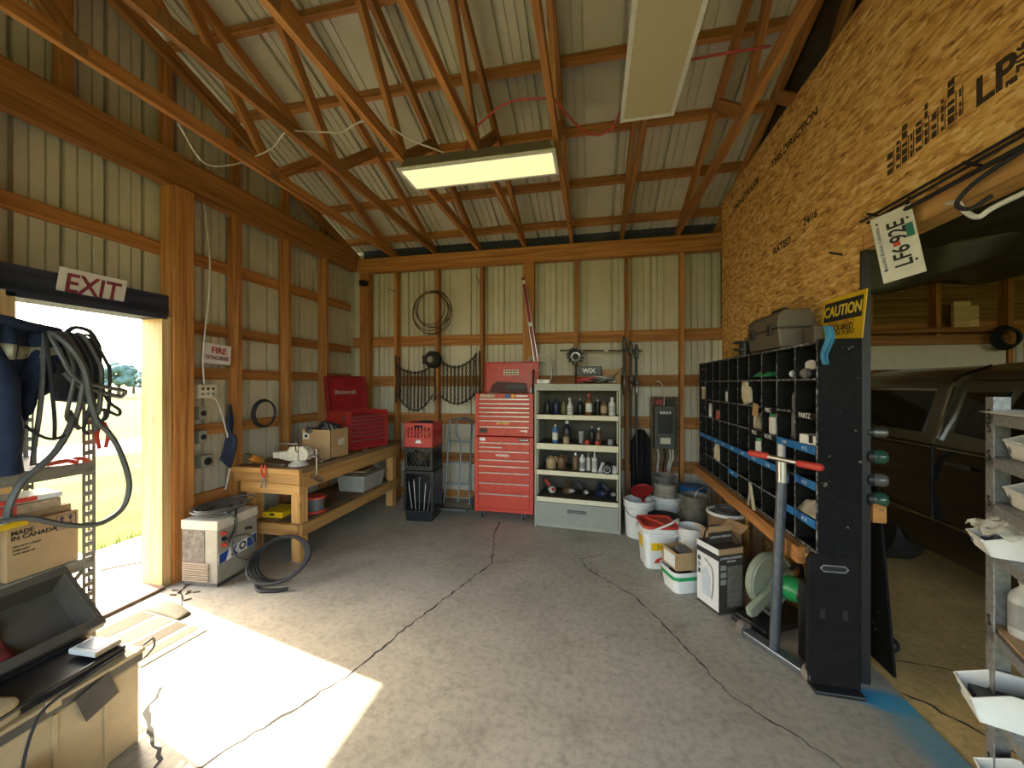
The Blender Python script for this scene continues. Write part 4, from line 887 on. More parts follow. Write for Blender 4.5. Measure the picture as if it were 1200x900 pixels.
def vessel(kind, c1, c2, h, r, M, label, group, lab=None, cat=None):
    nm = dict(can='spray_can', bottle='bottle', jug='jug', trigger='spray_bottle', jar='jar', caulk='caulk_tube')[kind]
    t = thing(nm, label, cat or nm.replace('_', ' '), group=group); t.matrix_world = M
    if kind == 'can': pr = [(r * .95, 0), (r, .006), (r, h * .78), (r * .7, h * .84), (r * .35, h * .86)]; cp = [(r * .42, h * .84), (r * .42, h * .97), (r * .3, h)]
    elif kind == 'bottle': pr = [(r * .9, 0), (r, .008), (r, h * .6), (r * .8, h * .7), (r * .38, h * .8), (r * .36, h * .88)]; cp = [(r * .45, h * .86), (r * .45, h * .98), (r * .4, h)]
    elif kind == 'jug': pr = [(r * .9, 0), (r * 1.05, .01), (r * 1.05, h * .65), (r * .9, h * .75), (r * .4, h * .84), (r * .4, h * .9)]; cp = [(r * .5, h * .88), (r * .5, h), (0, h)]
    elif kind == 'trigger': pr = [(r * .9, 0), (r, .008), (r, h * .45), (r * .45, h * .68), (r * .38, h * .78)]; cp = [(r * .45, h * .76), (r * .45, h * .86)]
    elif kind == 'caulk': pr = [(r, 0), (r, h * .7), (r * .5, h * .73)]; cp = [(r * .4, h * .73), (r * .2, h), (0, h)]
    else: pr = [(r * .9, 0), (r, .008), (r, h * .8), (r * .85, h * .84)]; cp = [(r * .95, h * .84), (r * .95, h), (0, h)]
    b = ob('body', MB().lathe(pr, 12), cm(c1), t, smooth=True)
    ob('cap', MB().lathe(cp, 10), cm(c2), t, smooth=True)
    if kind == 'trigger': ob('trigger', MB().box(-.012, .012, -.05, .02, h * .86, h).box(-.004, .004, -.04, -.032, h * .7, h * .88), cm(c2), t, bevel=.002)
    if kind == 'jug': ob('grip', MB().tube(spline([(r * .5, 0, h * .82), (r * 1.15, 0, h * .74), (r * 1.1, 0, h * .45)]), r * .16, 6), cm(c1), t, smooth=True)
    if lab: ob('paper_label', MB().lathe([(r * 1.01, h * .15), (r * 1.01, h * (.55 if kind != 'trigger' else .4))], 12, caps=False), cm(lab), t, smooth=True)
    return t
def onshelf(x, y, z): return CABM @ T(x, y, z)
G1 = 'bottles on the top shelf of the grey cabinet'; G2 = 'items on the second shelf of the grey cabinet'; G3 = 'items on the third shelf of the grey cabinet'
rows = [
 ('bottle', 'black', 'black', .19, .035, .11, .16, 'black bottle at the end of the top cabinet shelf', None, 0), ('bottle', 'navy', 'black', .2, .035, .20, .20, 'dark blue bottle on the top cabinet shelf', None, 0), ('bottle', 'olive', 'black', .18, .035, .29, .2, 'dark olive bottle on the top cabinet shelf', None, 0),
 ('trigger', 'white', 'silver', .2, .034, .37, .12, 'white trigger spray bottle on the top cabinet shelf', 'silver', 0), ('bottle', 'black', 'grey', .19, .034, .47, .2, 'black bottle with grey cap on the top cabinet shelf', None, 0),
 ('bottle', 'amber', 'red', .25, .036, .575, .10, 'tall amber bottle with white label on the top cabinet shelf', 'white', 0), ('can', 'black', 'silver', .18, .033, .66, .2, 'black spray can on the top cabinet shelf', None, 0), ('bottle', 'brown', 'black', .2, .036, .73, .11, 'brown bottle with tan label on the top cabinet shelf', 'tan', 0), ('bottle', 'white', 'white', .21, .036, .815, .10, 'plain white bottle at the end of the top cabinet shelf', 'silver', 0),
 ('can', 'blue', 'silver', .22, .032, .21, .10, 'blue and silver spray can on the second cabinet shelf', 'white', 1), ('bottle', 'black', 'white', .26, .045, .33, .16, 'large black bottle with white cap on the second cabinet shelf', None, 1), ('jar', 'tan', 'brown', .09, .035, .335, .07, 'small tan jar in front of the large black bottle', None, 1), ('jar', 'grey', 'silver', .14, .03, .49, .14, 'grey jar with silver lid on the second cabinet shelf', None, 1), ('bottle', 'black', 'grey', .2, .03, .60, .2, 'slim black bottle on the second cabinet shelf', None, 1), ('bottle', 'brown', 'white', .19, .03, .675, .14, 'brown bottle with white tip on the second cabinet shelf', None, 1), ('jar', 'red', 'red', .05, .03, .56, .06, 'low red tin at the front of the second cabinet shelf', None, 1), ('jar', 'red', 'brown', .05, .03, .67, .06, 'low red tin with brown lid on the second cabinet shelf', None, 1), ('jar', 'grey', 'black', .08, .03, .80, .10, 'small grey jar at the end of the second cabinet shelf', None, 1),
 ('jug', 'tan', 'black', .17, .055, .16, .12, 'tan jug on the third cabinet shelf', 'brown', 2), ('jug', 'brown', 'black', .18, .05, .27, .16, 'brown jug beside the tan jug on the third cabinet shelf', None, 2), ('can', 'brown', 'white', .2, .034, .43, .12, 'brown can with white top on the third cabinet shelf', None, 2), ('can', 'white', 'white', .19, .032, .505, .10, 'white spray can on the third cabinet shelf', 'grey', 2), ('caulk', 'white', 'grey', .21, .024, .565, .14, 'slim pale caulk tube on the third cabinet shelf', None, 2), ('caulk', 'white', 'white', .23, .03, .635, .09, 'white caulk tube with tall nozzle on the third cabinet shelf', 'silver', 2), ('jar', 'white', 'silver', .09, .03, .84, .06, 'small white jar at the end of the third cabinet shelf', None, 2)]
for kd, c1, c2, hh, r, x, y, lb, lab, si in rows:
    vessel(kd, c1, c2, hh * .92, r, onshelf(x, y, SH[si] + .002), lb, (G1, G2, G3)[si], lab)
t = thing('metal_bracket', 'grey folded metal bracket on the third cabinet shelf', 'bracket'); t.matrix_world = onshelf(.72, .08, SH[2] + .002)
ob('plate', MB().prism([(-.05, 0), (.05, 0), (.02, .10), (-.01, .11)], -.01, .0, 'y'), GALV, t); ob('foot', MB().box(-.05, .05, -.04, .04, 0, .006), GALV, t)
t = thing('oil_filter', 'black round oil filter lying on the third cabinet shelf', 'oil filter'); t.matrix_world = onshelf(.77, .05, SH[2] + .055)
ob('can', MB().lathe([(.02, -.07), (.05, -.065), (.052, .06), (.04, .07)], 18, RX(90) @ RY(0)), BLACKP, t, smooth=True); ob('seal', MB().torus(.034, .006, 16, 5, T(0, -.068, 0) @ RX(90)), GALV, t, smooth=True)
for k, (x, lb, c1, c2) in enumerate(((.16, 'white and red air tool on the lowest cabinet shelf', 'white', 'red'), (.34, 'brown metal pump on the lowest cabinet shelf', 'brown', 'silver'), (.52, 'black grinder on the lowest cabinet shelf', 'black', 'silver'), (.69, 'navy power drill on the lowest cabinet shelf', 'navy', 'black'), (.80, 'black angle tool at the end of the lowest cabinet shelf', 'black', 'grey'))):
    t = thing(('air_tool', 'metal_pump', 'angle_grinder', 'power_drill', 'angle_tool')[k], lb, 'tool'); t.matrix_world = onshelf(x, .16, SH[3] + .045) @ RZ(-72 + 14 * (k % 2))
    ob('body', MB().lathe([(.0, -.10), (.035, -.09), (.042, -.02), (.042, .05), (.03, .09), (.012, .10)], 12, RY(75)), cm(c1), t, smooth=True)
    ob('nose', MB().lathe([(.02, .09), (.02, .13), (.01, .14), (.006, .18)], 10, RY(75)), cm(c2), t, smooth=True)
    ob('grip', MB().box(-.018, .018, -.02, .02, 0, .12, T(-.05, 0, 0) @ RX(35 - 70 * (k % 2)) @ RY(-30)), cm(c1 if k != 0 else 'red'), t, bevel=.006)

# on top of the grey cabinet
TOP = 1.554
t = carton('white_box', 'small white box on the corner of the grey cabinet top', (-.53, 4.22, TOP), -5, .07, .05, .045, WHITE); ob('print', MB().box(-.05, .0, -.0512, -.05, .02, .03), GREY, t)
t = carton('black_parts_box', 'black box lettered WIX on top of the grey cabinet', (-.04, 4.36, TOP + .09), -5, .13, .06, .10, BLACKP); text('WIX', .07, WINK, t, T(.0, -.0615, .05) @ FY, bold=.002)
carton('brown_parts_box', 'brown box under the black lettered box on the grey cabinet', (-.04, 4.38, TOP), -5, .12, .08, .088, CARDD)
carton('orange_carton', 'tan carton beside the black lettered box on the grey cabinet', (.20, 4.43, TOP), -5, .10, .05, .16, CARD)
t = thing('shop_light', 'round clamp light with metal reflector above the grey cabinet', 'lamp', (-.20, 4.50, 1.87), rot=(R(82), 0, 0))
ob('reflector', MB().lathe([(.03, -.06), (.06, -.04), (.098, .03), (.102, .035), (.095, .03), (.055, -.035), (.0, -.04)], 24), STEEL, t, smooth=True)
for k in range(12): ob('guard_bead', MB().sph(.008, T(.09 * math.cos(k * PI / 6), .09 * math.sin(k * PI / 6), .04), 6, 4), CREAM, t)
ob('bulb', MB().sph(.038, T(0, 0, .0), 12, 7), M_('dark_bulb', (.06, .03, .02), rough=.15), t, smooth=True); ob('socket', MB().cyl(.025, -.14, -.05, 12), BLACKP, t, smooth=True)
ob('clamp_arm', MB().tube(spline([(0, 0, -.12), (0, -.15, -.16), (0, -.31, -.14)]), .010, 6), BLACKP, t)
rnd = random.Random(21)
for k, (c_, lb) in enumerate(((RCORD, 'orange red cord tangled on the grey cabinet top'), (RUBBER, 'black cord tangled in front of the black lettered box'), (GALV, 'grey wire tangled on the grey cabinet top'))):
    pts = []
    for i in range(16): a = i * 1.25 + k; pts.append((-.05 + .07 * k + (.11 + .03 * rnd.random()) * math.cos(a), 4.235 + .06 * math.sin(a), TOP + .015 + .06 * rnd.random()))
    cord('tangled_cord', pts, .009, c_, lb, 'cord')
t = thing('paint_brush', 'long thin brush with raised handle on the grey cabinet top', 'brush', (.20, 4.30, TOP + .012), 20)
ob('bristles', MB().box(-.035, .035, -.02, .02, 0, .03), WHITE, t, bevel=.006); ob('handle', MB().tube([(-.03, 0, .02), (.10, .05, .12), (.22, .10, .22)], .007, 6), DSTEEL, t)

# ------------------------------------------------------------------ hung on the back wall
def links(mb, pts, pitch=.032, r=.0055):
    pts = [Vector(p) for p in pts]; acc = 0; k = 0
    for a, b in zip(pts, pts[1:]):
        L = (b - a).length; s = acc
        while s < L:
            p = a.lerp(b, s / L); x = (b - a).normalized(); up = Vector((0, -1, 0)) if k % 2 else x.cross(Vector((0, -1, 0))).normalized()
            y = up.cross(x).normalized(); z = x.cross(y); M = Matrix((x, y, z)).transposed().to_4x4(); M.translation = p
            mb.torus(.0135, r, 7, 4, M, 1.55, .9); s += pitch; k += 1
        acc = s - L
CHN = M_('dark_chain_steel', (.10, .095, .085), rough=.4, metal=.8, var=.4, scale=60)
def sag(a, b, dz, n=10):
    a = Vector(a); b = Vector(b); return [a.lerp(b, i / n) - Vector((0, 0, dz * 4 * (i / n) * (1 - i / n))) for i in range(n + 1)]
def tire_chain(label, xa, za, xb, zb, la, lb_, d1, d2):
    t = thing('tire_chain', label, 'chain', (0, 4.765, 0), group='tire chains hung on the back wall')
    up = sag((xa, 0, za), (xb, 0, zb), d1); lo = sag((xa, -.01, la), (xb, -.01, lb_), d2)
    for q in (up, lo):
        mb = MB(); links(mb, q); ob('side_chain', mb, CHN, t)
    for i in range(1, 10):
        mb = MB(); links(mb, sag(up[i], lo[i], 0, 2)); ob('cross_chain', mb, CHN, t)
tire_chain('steel tire chain hung between the first two studs by the corner', -2.60, 1.80, -2.08, 1.80, 1.43, 1.40, .10, .22)
tire_chain('steel tire chain hung between the second and third studs', -1.98, 1.86, -1.46, 1.95, 1.40, 1.45, .13, .13)
for k, (x, z0, z1, lb) in enumerate(((-2.62, 1.92, 1.30, 'loose chain hanging down the first back wall stud'), (-2.57, 1.90, 1.42, 'shorter loose chain hanging beside the first back wall stud'), (-1.44, 1.96, 1.42, 'loose chain hanging down the third back wall stud'), (-1.49, 1.93, 1.36, 'longer loose chain beside the third back wall stud'), (-2.06, 1.72, 1.34, 'loose chain hanging under the black reel'))):
    mb = MB(); links(mb, [(x, 4.775, z0), (x + .01, 4.772, (z0 + z1) / 2), (x, 4.775, z1), (x + .03, 4.77, z1 + .03)]); o = ob('loose_chain', mb, CHN); tag(o, lb, 'chain', 'loose chains on the back wall')
t = thing('cord_reel', 'black round cord reel hung on the second back wall stud', 'reel', (-2.05, 4.79, 1.87), rot=(R(90), 0, R(-8)))
ob('drum', MB().lathe([(.04, 0), (.105, .01), (.115, .03), (.10, .05), (.10, .09), (.112, .105), (.09, .13), (.03, .135)], 22), BLACKP, t, smooth=True)
ob('hub', MB().lathe([(.045, .13), (.04, .15), (.015, .155)], 14), GREY, t, smooth=True); ob('bracket', MB().box(-.13, -.09, -.06, .06, 0, .12), BLACKP, t, bevel=.008)
mb = MB(); rnd = random.Random(9)
for k in range(6):
    rr = .255 - .012 * k; mb.torus(rr, .006, 40, 5, T(rnd.uniform(-.03, .03), -.006 * k, -rr + .26 - rnd.uniform(0, .03)) @ RX(90), 1.08, 1.12)
o = ob('wire_coil', mb, M_('rusty_wire', (.13, .075, .035), rough=.5, metal=.5, var=.4), smooth=True, M=T(-2.085, 4.775, 2.50)); tag(o, 'large coil of rusty wire hung on the second back wall stud', 'wire')
o = ob('nail_hook', MB().tube([(-2.62, 4.80, 2.80), (-2.72, 4.74, 2.84)], .006, 6), DSTEEL); tag(o, 'long nail driven into the first back wall stud', 'nail')
o = ob('nail_hook', MB().tube([(-1.43, 4.80, 2.82), (-1.47, 4.72, 2.94)], .006, 6), DSTEEL); tag(o, 'long nail driven into the third back wall stud', 'nail')
mb = MB()
for k in range(5): mb.torus(.19 - .012 * k, .007, 36, 5, T(.008 * k, -.012 * k, -.01 * k) @ RX(90), .95, 1.05)
o = ob('white_cable_coil', mb, WCORD, smooth=True, M=T(-.66, 4.77, 1.73)); tag(o, 'white cable coiled on the wide post behind the red cabinet lid', 'cable')
t = thing('spirit_level', 'long red and silver level leaning on the wide back wall post', 'level', (-.67, 4.735, 1.70), rot=(R(-0.5), R(-9), 0))
ob('bar', MB().box(-.022, .022, -.014, .014, 0, 1.2), REDD, t, bevel=.003); ob('edge', MB().box(-.026, -.020, -.016, .016, 0, 1.2).box(.020, .026, -.016, .016, 0, 1.2), STEEL, t)
for z in (.10, .6, 1.14): ob('vial', MB().box(-.018, .018, -.017, .017, z - .025, z + .025), WHITE, t)
t = thing('steel_rod', 'dark horizontal rod with a pale clip across the back wall', 'rod', (0, 4.77, 1.955))
ob('bar', MB().tube([(-.40, 0, .01), (.57, 0, -.012)], .011, 8), DSTEEL, t, smooth=True); ob('clip', MB().box(.13, .18, -.014, .014, -.02, .012), CREAM, t); ob('bracket', MB().box(-.22, -.18, 0, .03, -.03, .02), DSTEEL, t)
for k, (x, z0, z1) in enumerate(((.36, 1.42, 2.12), (.435, .60, 2.06), (.50, .48, 2.02))):
    t = thing('bar_clamp', ('short', 'long', 'longest')[k] + ' black bar clamp hung on the stud behind the grey cabinet', 'clamp', (x, 4.765, 0), group='bar clamps')
    ob('bar', MB().box(-.014, .014, -.008, .008, z0, z1), BLACK, t); ob('jaw', MB().prism([(-.02, z1 - .16), (-.02, z1 - .05), (.02, z1 - .04), (.02, z1 - .17)], -.08, .01, 'y'), BLACKP, t, bevel=.006)
    ob('sliding_jaw', MB().box(-.022, .022, -.085, .01, z1 - .48, z1 - .42), BLACKP, t, bevel=.006); ob('handle', MB().lathe([(.010, -.11), (.016, -.1), (.018, -.02), (.008, .0), (.008, .05)], 10, T(0, -.06, z1 - .50)), (GALV, DSTEEL, STEEL)[k], t, smooth=True)
o = ob('shadow_sheet', MB().grid(lambda u, v: (.44 + .22 * u, 4.76 - .03 * math.sin(u * 14) - .04 * v, .02 + 1.0 * (1 - v) * (.85 + .15 * math.sin(u * 3))), 14, 10), M_('shadow_black', (.012, .011, .010), rough=.8, var=.3), smooth=True, solid=.012); tag(o, 'black sheet standing in for deep shadow behind the grey cabinet', 'tarp')  # black sheet stands in for the deep shadow beside the cabinet
t = thing('breaker_box', 'dark grey electrical box with lower conduits beside the last stud', 'electrical box', (.81, 4.80, .80))
ob('backing_board', MB().box(-.14, .18, 0, .03, -.22, .60), WOODO, t)
ob('case', MB().box(-.115, .115, -.11, 0, 0, .50), M_('dark_green_grey', (.07, .075, .06), rough=.5), t, bevel=.006)
ob('door', MB().box(-.075, .085, -.118, -.11, .18, .42), BLACK, t, bevel=.003); ob('meter_row', MB().box(-.06, .07, -.122, -.118, .40, .44), DSTEEL, t)
for k in range(4): ob('indicator', MB().cyl(.011, 0, .004, 8, T(-.045 + .032 * k, -.122, .42) @ RX(90)), WINK, t)
ob('rating_label', MB().box(-.05, .06, -.115, -.11, .06, .13), CREAM, t)
for k in range(2): ob('fuse_block', MB().box(-.10 + .12 * k, -.02 + .12 * k, -.08, -.02, .5, .57), (REDD, BLACKP)[k], t, bevel=.004)
for k, x in enumerate((-.07, .0, .06, .09)): ob('conduit', MB().tube(spline([(x, -.05, 0), (x + .01, -.05, -.1), (x - .01 * k, -.04, -.25), (x, -.04, -.4)]), .010, 6), (WCORD, RUBBER, WCORD, WCORD)[k], t, smooth=True)
ob('feed_wire', MB().tube(spline([(0, -.05, .5), (.0, -.05, .68), (-.04, -.03, .77), (-.09, -.02, .78)]), .006, 6), WCORD, t, smooth=True)
o = tag(ob('camera_box', MB().box(-3.13, -3.05, 4.70, 4.78, 2.90, 2.97).cyl(.022, 0, .05, 12, T(-3.05, 4.72, 2.935) @ RY(90)), BLACKP, bevel=.006), 'small black box with round lens mounted high in the corner', 'speaker')

# ------------------------------------------------------------------ black pigeonhole unit in front of the partition
BLKW = M_('chipped_black_paint', (.011, .011, .011), rough=.6, spec=.25, var=.3, scale=34, wear=(.20, .18, .14))
BLKE = M_('scuffed_black_paint', (.010, .010, .010), rough=.75, var=.3, scale=20, wear=(.16, .14, .11), spec=.15)
BLKE.node_tree.nodes['Color Ramp'].color_ramp.elements[0].position = .33; BLKE.node_tree.nodes['Color Ramp'].color_ramp.elements[1].position = .35
BLKS = M_('black_board', (.010, .009, .008), rough=.7, var=.4, spec=.2)
x0, x1, y0, y1 = 1.10, 1.285, 2.206, 4.37
ROWZ = [.705, .855, 1.05, 1.23, 1.40, 1.58, 1.765]; COLY = [y0 + (y1 - y0) * k / 10 for k in range(11)]
t = thing('pigeonhole_unit', 'long black pigeonhole unit with blue taped labels before the strand board', 'shelving', (0, 0, 0))
ob('back', MB().box(x1 - .008, x1, y0, y1, ROWZ[0], ROWZ[-1]), BLKS, t)
ob('end_panel', MB().box(x0 - .004, x1, y0 - .018, y0, ROWZ[0] - .013, ROWZ[-1] + .01), BLKE, t); ob('end_panel', MB().box(x0, x1, y1, y1 + .018, ROWZ[0] - .013, ROWZ[-1]), BLKW, t)
EDGE = M_('worn_edge_paint', (.26, .265, .27), rough=.6, var=.5, scale=40, wear=(.012, .012, .012))
EDGE.node_tree.nodes['Color Ramp'].color_ramp.elements[0].position = .47; EDGE.node_tree.nodes['Color Ramp'].color_ramp.elements[1].position = .50
for z in ROWZ:
    s_ = ob('shelf_board', MB().box(x0 + .004, x1 - .008, y0, y1, z - .012, z), BLKS, t); ob('worn_edge', MB().box(x0 + .002, x0 + .004, y0, y1, z - .012, z), EDGE, s_)
for y in COLY[1:-1]:
    s_ = ob('divider', MB().box(x0 + .003, x1 - .008, y - .005, y + .005, ROWZ[0], ROWZ[-1]), BLKS, t); ob('worn_edge', MB().box(x0 + .001, x0 + .003, y - .005, y + .005, ROWZ[0], ROWZ[-1]), EDGE, s_)
ob('worn_edge', MB().box(x0 - .006, x0 - .004, y0 - .018, y0 - .006, ROWZ[0], ROWZ[-1] + .01), EDGE, t)
for z, c0, c1 in ((1.23, 0, 2), (1.05, 2, 10), (1.05, 0, 1), (.855, 0, 1), (.855, 1, 2), (.855, 5, 6)):
    s_ = ob('tape_strip', MB().box(x0 - .003, x0, COLY[c0] + .008, COLY[c1] - .008, z - .040, z + .002), BLUE, t)
    for c_ in range(c0, c1): text('%s %d' % ('ABDEFHKNPR'[c_], 12 + 7 * c_), .026, WINK, s_, T(x0 - .0042, (COLY[c_] + COLY[c_ + 1]) / 2, z - .02) @ FNX)
for z, c_, s in ((1.40, 0, 'PARTZ'), (1.40, 2, 'MISC'), (1.23, 2, 'NOTE'), (1.23, 3, 'PINS')):
    p_ = ob('label_strip', MB().box(x0 - .002, x0, COLY[c_] + .01, COLY[c_ + 1] - .01, z - .036, z), BLKS, t); text(s, .038, WINK, p_, T(x0 - .0035, (COLY[c_] + COLY[c_ + 1]) / 2, z - .018) @ FNX)
t = thing('low_bench', 'low plank bench carrying the black pigeonhole unit', 'bench', (0, 0, 0))
lum('front_plank', (1.075, 2.30, .645), (1.075, 4.42, .645), .035, .085, WOOD, t); lum('top_plank', (1.19, 2.30, .675), (1.19, 4.42, .675), .19, .03, WOODO, t)
for y in (2.45, 3.4, 4.35): lum('leg', (1.27, y, 0), (1.27, y, .66), .07, .07, WOODO, t, up=(1, 0, 0))

def cell(c_, r_, dx=.06, dy=.5): return (x0 + dx, COLY[c_] + (COLY[c_ + 1] - COLY[c_]) * dy, ROWZ[r_] + .001)
GP = 'small things kept in the black pigeonholes'
def cup(c_, r_, c1, c2, h, r, lb, dx=.05, dy=.5):
    p = cell(c_, r_, dx, dy); vessel('jar', c1, c2, h, r, T(*p), lb, GP)
cup(2, 3, 'white', 'green', .13, .045, 'white cup with green rim in the pigeonhole behind the red handle'); cup(3, 2, 'white', 'green', .13, .042, 'white tub with green lid in the row above the long blue tape', .04, .4)
cup(3, 3, 'white', 'silver', .11, .035, 'small white pot in the row above the long blue tape', .05, .75); cup(1, 2, 'white', 'white', .15, .022, 'slim white tube beside the steel handle post', .02, .9); cup(6, 4, 'white', 'black', .10, .016, 'slim white vial in the second row of pigeonholes', .03); cup(8, 3, 'white', 'silver', .13, .02, 'narrow white tag bottle in the far pigeonholes', .02)
cup(9, 4, 'tan', 'white', .12, .03, 'tan jar in the farthest pigeonhole by the back wall', .02); cup(7, 3, 'red', 'brown', .08, .03, 'small red tin in the far pigeonholes', .03)
def rag(name, mat, p, sx, sy, h, lb, cat, seed=1):
    o = ob(name, MB().grid(lambda u, v: ((u - .5) * sx, (v - .5) * sy, h * math.sin(PI * min(1, max(0, u))) ** .6 * math.sin(PI * v) ** .5 * (.7 + .3 * math.sin(9 * u + seed) * math.cos(8 * v + seed))), 14, 14), mat, smooth=True, solid=.004, M=T(*p)); return tag(o, lb, cat)
PALE = M_('pale_cloth', (.62, .52, .34), rough=.85, var=.2, scale=20); GRAG = M_('grey_rag', (.34, .29, .21), rough=.9, var=.3, scale=20); GRN = M_('green_cloth', (.02, .26, .08), rough=.7, var=.3)
rag('rag', GRAG, (x0 + .075, COLY[0] + .11, ROWZ[1] + .01), .15, .19, .12, 'crumpled tan rag in the end pigeonhole above the lowest blue tape', 'rag')
rag('green_gloves', GRN, (x0 + .07, COLY[3] + .05, ROWZ[5] + .02), .14, .18, .06, 'green cloth lying in the top row of pigeonholes', 'cloth', 3)
t = thing('folded_pouch', 'pale folded pouch hanging at the second row of pigeonholes', 'pouch', (x0 + .0, 3.09, 1.40)); ob('body', MB().prism([(-.05, .02), (.02, .0), (.065, .05), (.055, .17), (.0, .165), (-.045, .10)], -.02, .02, 'x'), PALE, t, bevel=.01); ob('strap', MB().tube(spline([(-.02, .05, .1), (-.022, .02, .14), (-.02, -.02, .10)]), .004, 5), WCORD, t, smooth=True)
t = thing('cloth_pouch', 'pale cloth pouch in the far low pigeonholes', 'pouch', (x0 + .01, 3.79, .86)); ob('body', MB().prism([(-.07, 0), (.07, 0), (.08, .10), (.0, .155), (-.065, .10)], -.02, .03, 'x'), PALE, t, bevel=.012); ob('tie', MB().tube([(-.022, 0, .03), (-.024, .01, .15)], .003, 5), WCORD, t)
o = tag(ob('cardboard_tag', MB().box(-.001, .001, -.045, .045, -.09, 0), CARD, M=T(x0 - .006, 2.93, 1.415) @ RX(8)), 'brown cardboard tag hung on the second row of pigeonholes', 'tag')
t = thing('steel_ruler', 'tall grey steel blade standing in a pigeonhole near the end panel', 'blade', (x0 + .03, 2.50, ROWZ[3] + .001)); ob('blade', MB().prism([(-.02, 0), (.02, 0), (.012, .25), (-.004, .27)], -.003, .003, 'x'), GALV, t); ob('heel', MB().box(-.006, .006, -.024, .024, 0, .02), DSTEEL, t)
t = thing('tan_wedge', 'tan triangular wedge leaning in the third row of pigeonholes', 'wedge', (x0 + .02, 2.93, ROWZ[3] + .001)); ob('body', MB().prism([(-.07, 0), (.08, 0), (.02, .12)], -.01, .02, 'x'), GRAG, t, bevel=.003); ob('edge', MB().box(-.012, -.010, -.07, .08, 0, .012), DSTEEL, t)
t = thing('paper_funnel', 'folded pale paper funnel hanging from the low pigeonholes', 'funnel', (x0 - .02, 2.98, .72)); ob('fold', MB().prism([(-.08, -.05), (.0, .14), (.02, .13), (-.05, -.05)], -.006, .006, 'x'), PALE, t); ob('fold_back', MB().prism([(.0, .14), (.06, -.04), (.03, -.04), (-.01, .12)], -.004, .004, 'x'), GRAG, t)
t = carton('white_parts_box', 'small white box in the end pigeonhole above the blue tape', (x0 + .06, COLY[0] + .10, ROWZ[3] + .001), 8, .05, .075, .05, WHITE); ob('fold', MB().box(-.051, -.05, -.03, .0, .01, .05), INK, t)
for k in range(6):
    t = thing('pipe_fitting', 'bright steel pipe fitting heaped in the top row end pigeonhole', 'fitting', (x0 + .05 + .03 * (k % 2), COLY[0] + .12 + .055 * k, ROWZ[5] + .028 + (.045 if k in (1, 3) else 0)), 40 * k, 'pipe fittings in the top pigeonholes')
    ob('elbow', MB().tube(spline([(-.04, 0, 0), (0, 0, 0), (.0, .04, 0)]), .022, 8), STEEL, t, smooth=True); ob('collar', MB().lathe([(.027, 0), (.027, .016)], 10, T(-.045, 0, 0) @ RY(90)), GALV, t, smooth=True)
rnd = random.Random(33); CELLS = rnd.sample([(c_, r_) for c_ in range(1, 10) for r_ in range(5) if (c_, r_) not in ((2, 3), (3, 2), (3, 3), (1, 2), (6, 4), (8, 3), (9, 4), (7, 3), (1, 3), (4, 4))], 22)
for k in range(22):
    c_, r_ = CELLS[k]; p = cell(c_, r_, rnd.uniform(.075, .11), rnd.uniform(.35, .65)); m = (DSTEEL, CARDD, BLACKP, GALV, REDD)[k % 5]
    t = thing(('bolt', 'parts_carton', 'knob', 'coupling', 'oil_tin')[k % 5], ('dark steel bolt', 'small brown parts carton', 'black plastic knob', 'dull grey pipe coupling', 'dark red oil tin')[k % 5] + ' kept deep in a pigeonhole', ('bolt', 'box', 'knob', 'fitting', 'tin')[k % 5], p, rnd.uniform(-40, 40), GP)
    if k % 5 == 1: ob('body', MB().box(-.04, .04, -.05, .05, 0, .07), m, t, bevel=.002); ob('flap', MB().box(-.042, .04, -.05, .05, .07, .073), m, t)
    elif k % 5 == 0: ob('shank', MB().cyl(.012, .02, .11, 8), m, t, smooth=True); ob('head', MB().cyl(.026, 0, .02, 6), m, t)
    else: ob('body', MB().lathe([(.025, 0), (.035, .01), (.035, .06), (.02, .075)], 10), m, t, smooth=True); ob('top', MB().cyl(.018, .075, .09, 8), DSTEEL, t)

# on the unit
TBOX = M_('olive_grey_plastic', (.13, .105, .07), rough=.5, var=.12)
t = thing('plastic_toolbox', 'olive grey plastic toolbox with black latches on the pigeonhole unit', 'toolbox', (1.12, 2.66, 1.777))
ob('body', MB().prism([(.01, 0), (.18, 0), (.20, .12), (-.005, .12)], 0, .47, 'y'), TBOX, t, bevel=.01)
ob('lid', MB().prism([(-.008, .125), (.203, .125), (.195, .205), (.165, .235), (.03, .235), (.0, .205)], -.005, .475, 'y'), TBOX, t, bevel=.008)
ob('seam', MB().box(-.004, .20, .002, .468, .118, .127), BLACKP, t)
for y in (.10, .37): ob('latch', MB().box(-.016, -.004, y - .03, y + .03, .085, .155), BLACKP, t, bevel=.004)
ob('handle', MB().tube(spline([(.10, .12, .23), (.10, .15, .262), (.10, .32, .262), (.10, .35, .23)]), .010, 6), BLACKP, t, smooth=True)
t = carton('olive_box', 'small olive box beside the plastic toolbox on the unit', (1.262, 2.57, 1.766), 0, .022, .06, .115, TBOX); ob('lid', MB().box(-.024, .024, -.062, .062, .1, .118), TBOX, t, bevel=.003)
t = thing('wire_reel', 'small black wire reel behind the toolbox on the unit', 'reel', (1.2, 3.42, 1.766)); ob('core', MB().cyl(.045, 0, .12, 14), BLACKP, t, smooth=True)
for z in (.0, .055, .115): ob('flange', MB().cyl(.085, z, z + .012, 18), BLACKP, t, smooth=True)
ob('crank', MB().tube([(0, 0, .127), (0, 0, .15), (.0, -.16, .15)], .006, 6), DSTEEL, t)
rag_b = M_('blue_rag', (.05, .22, .36), rough=.8, var=.3)
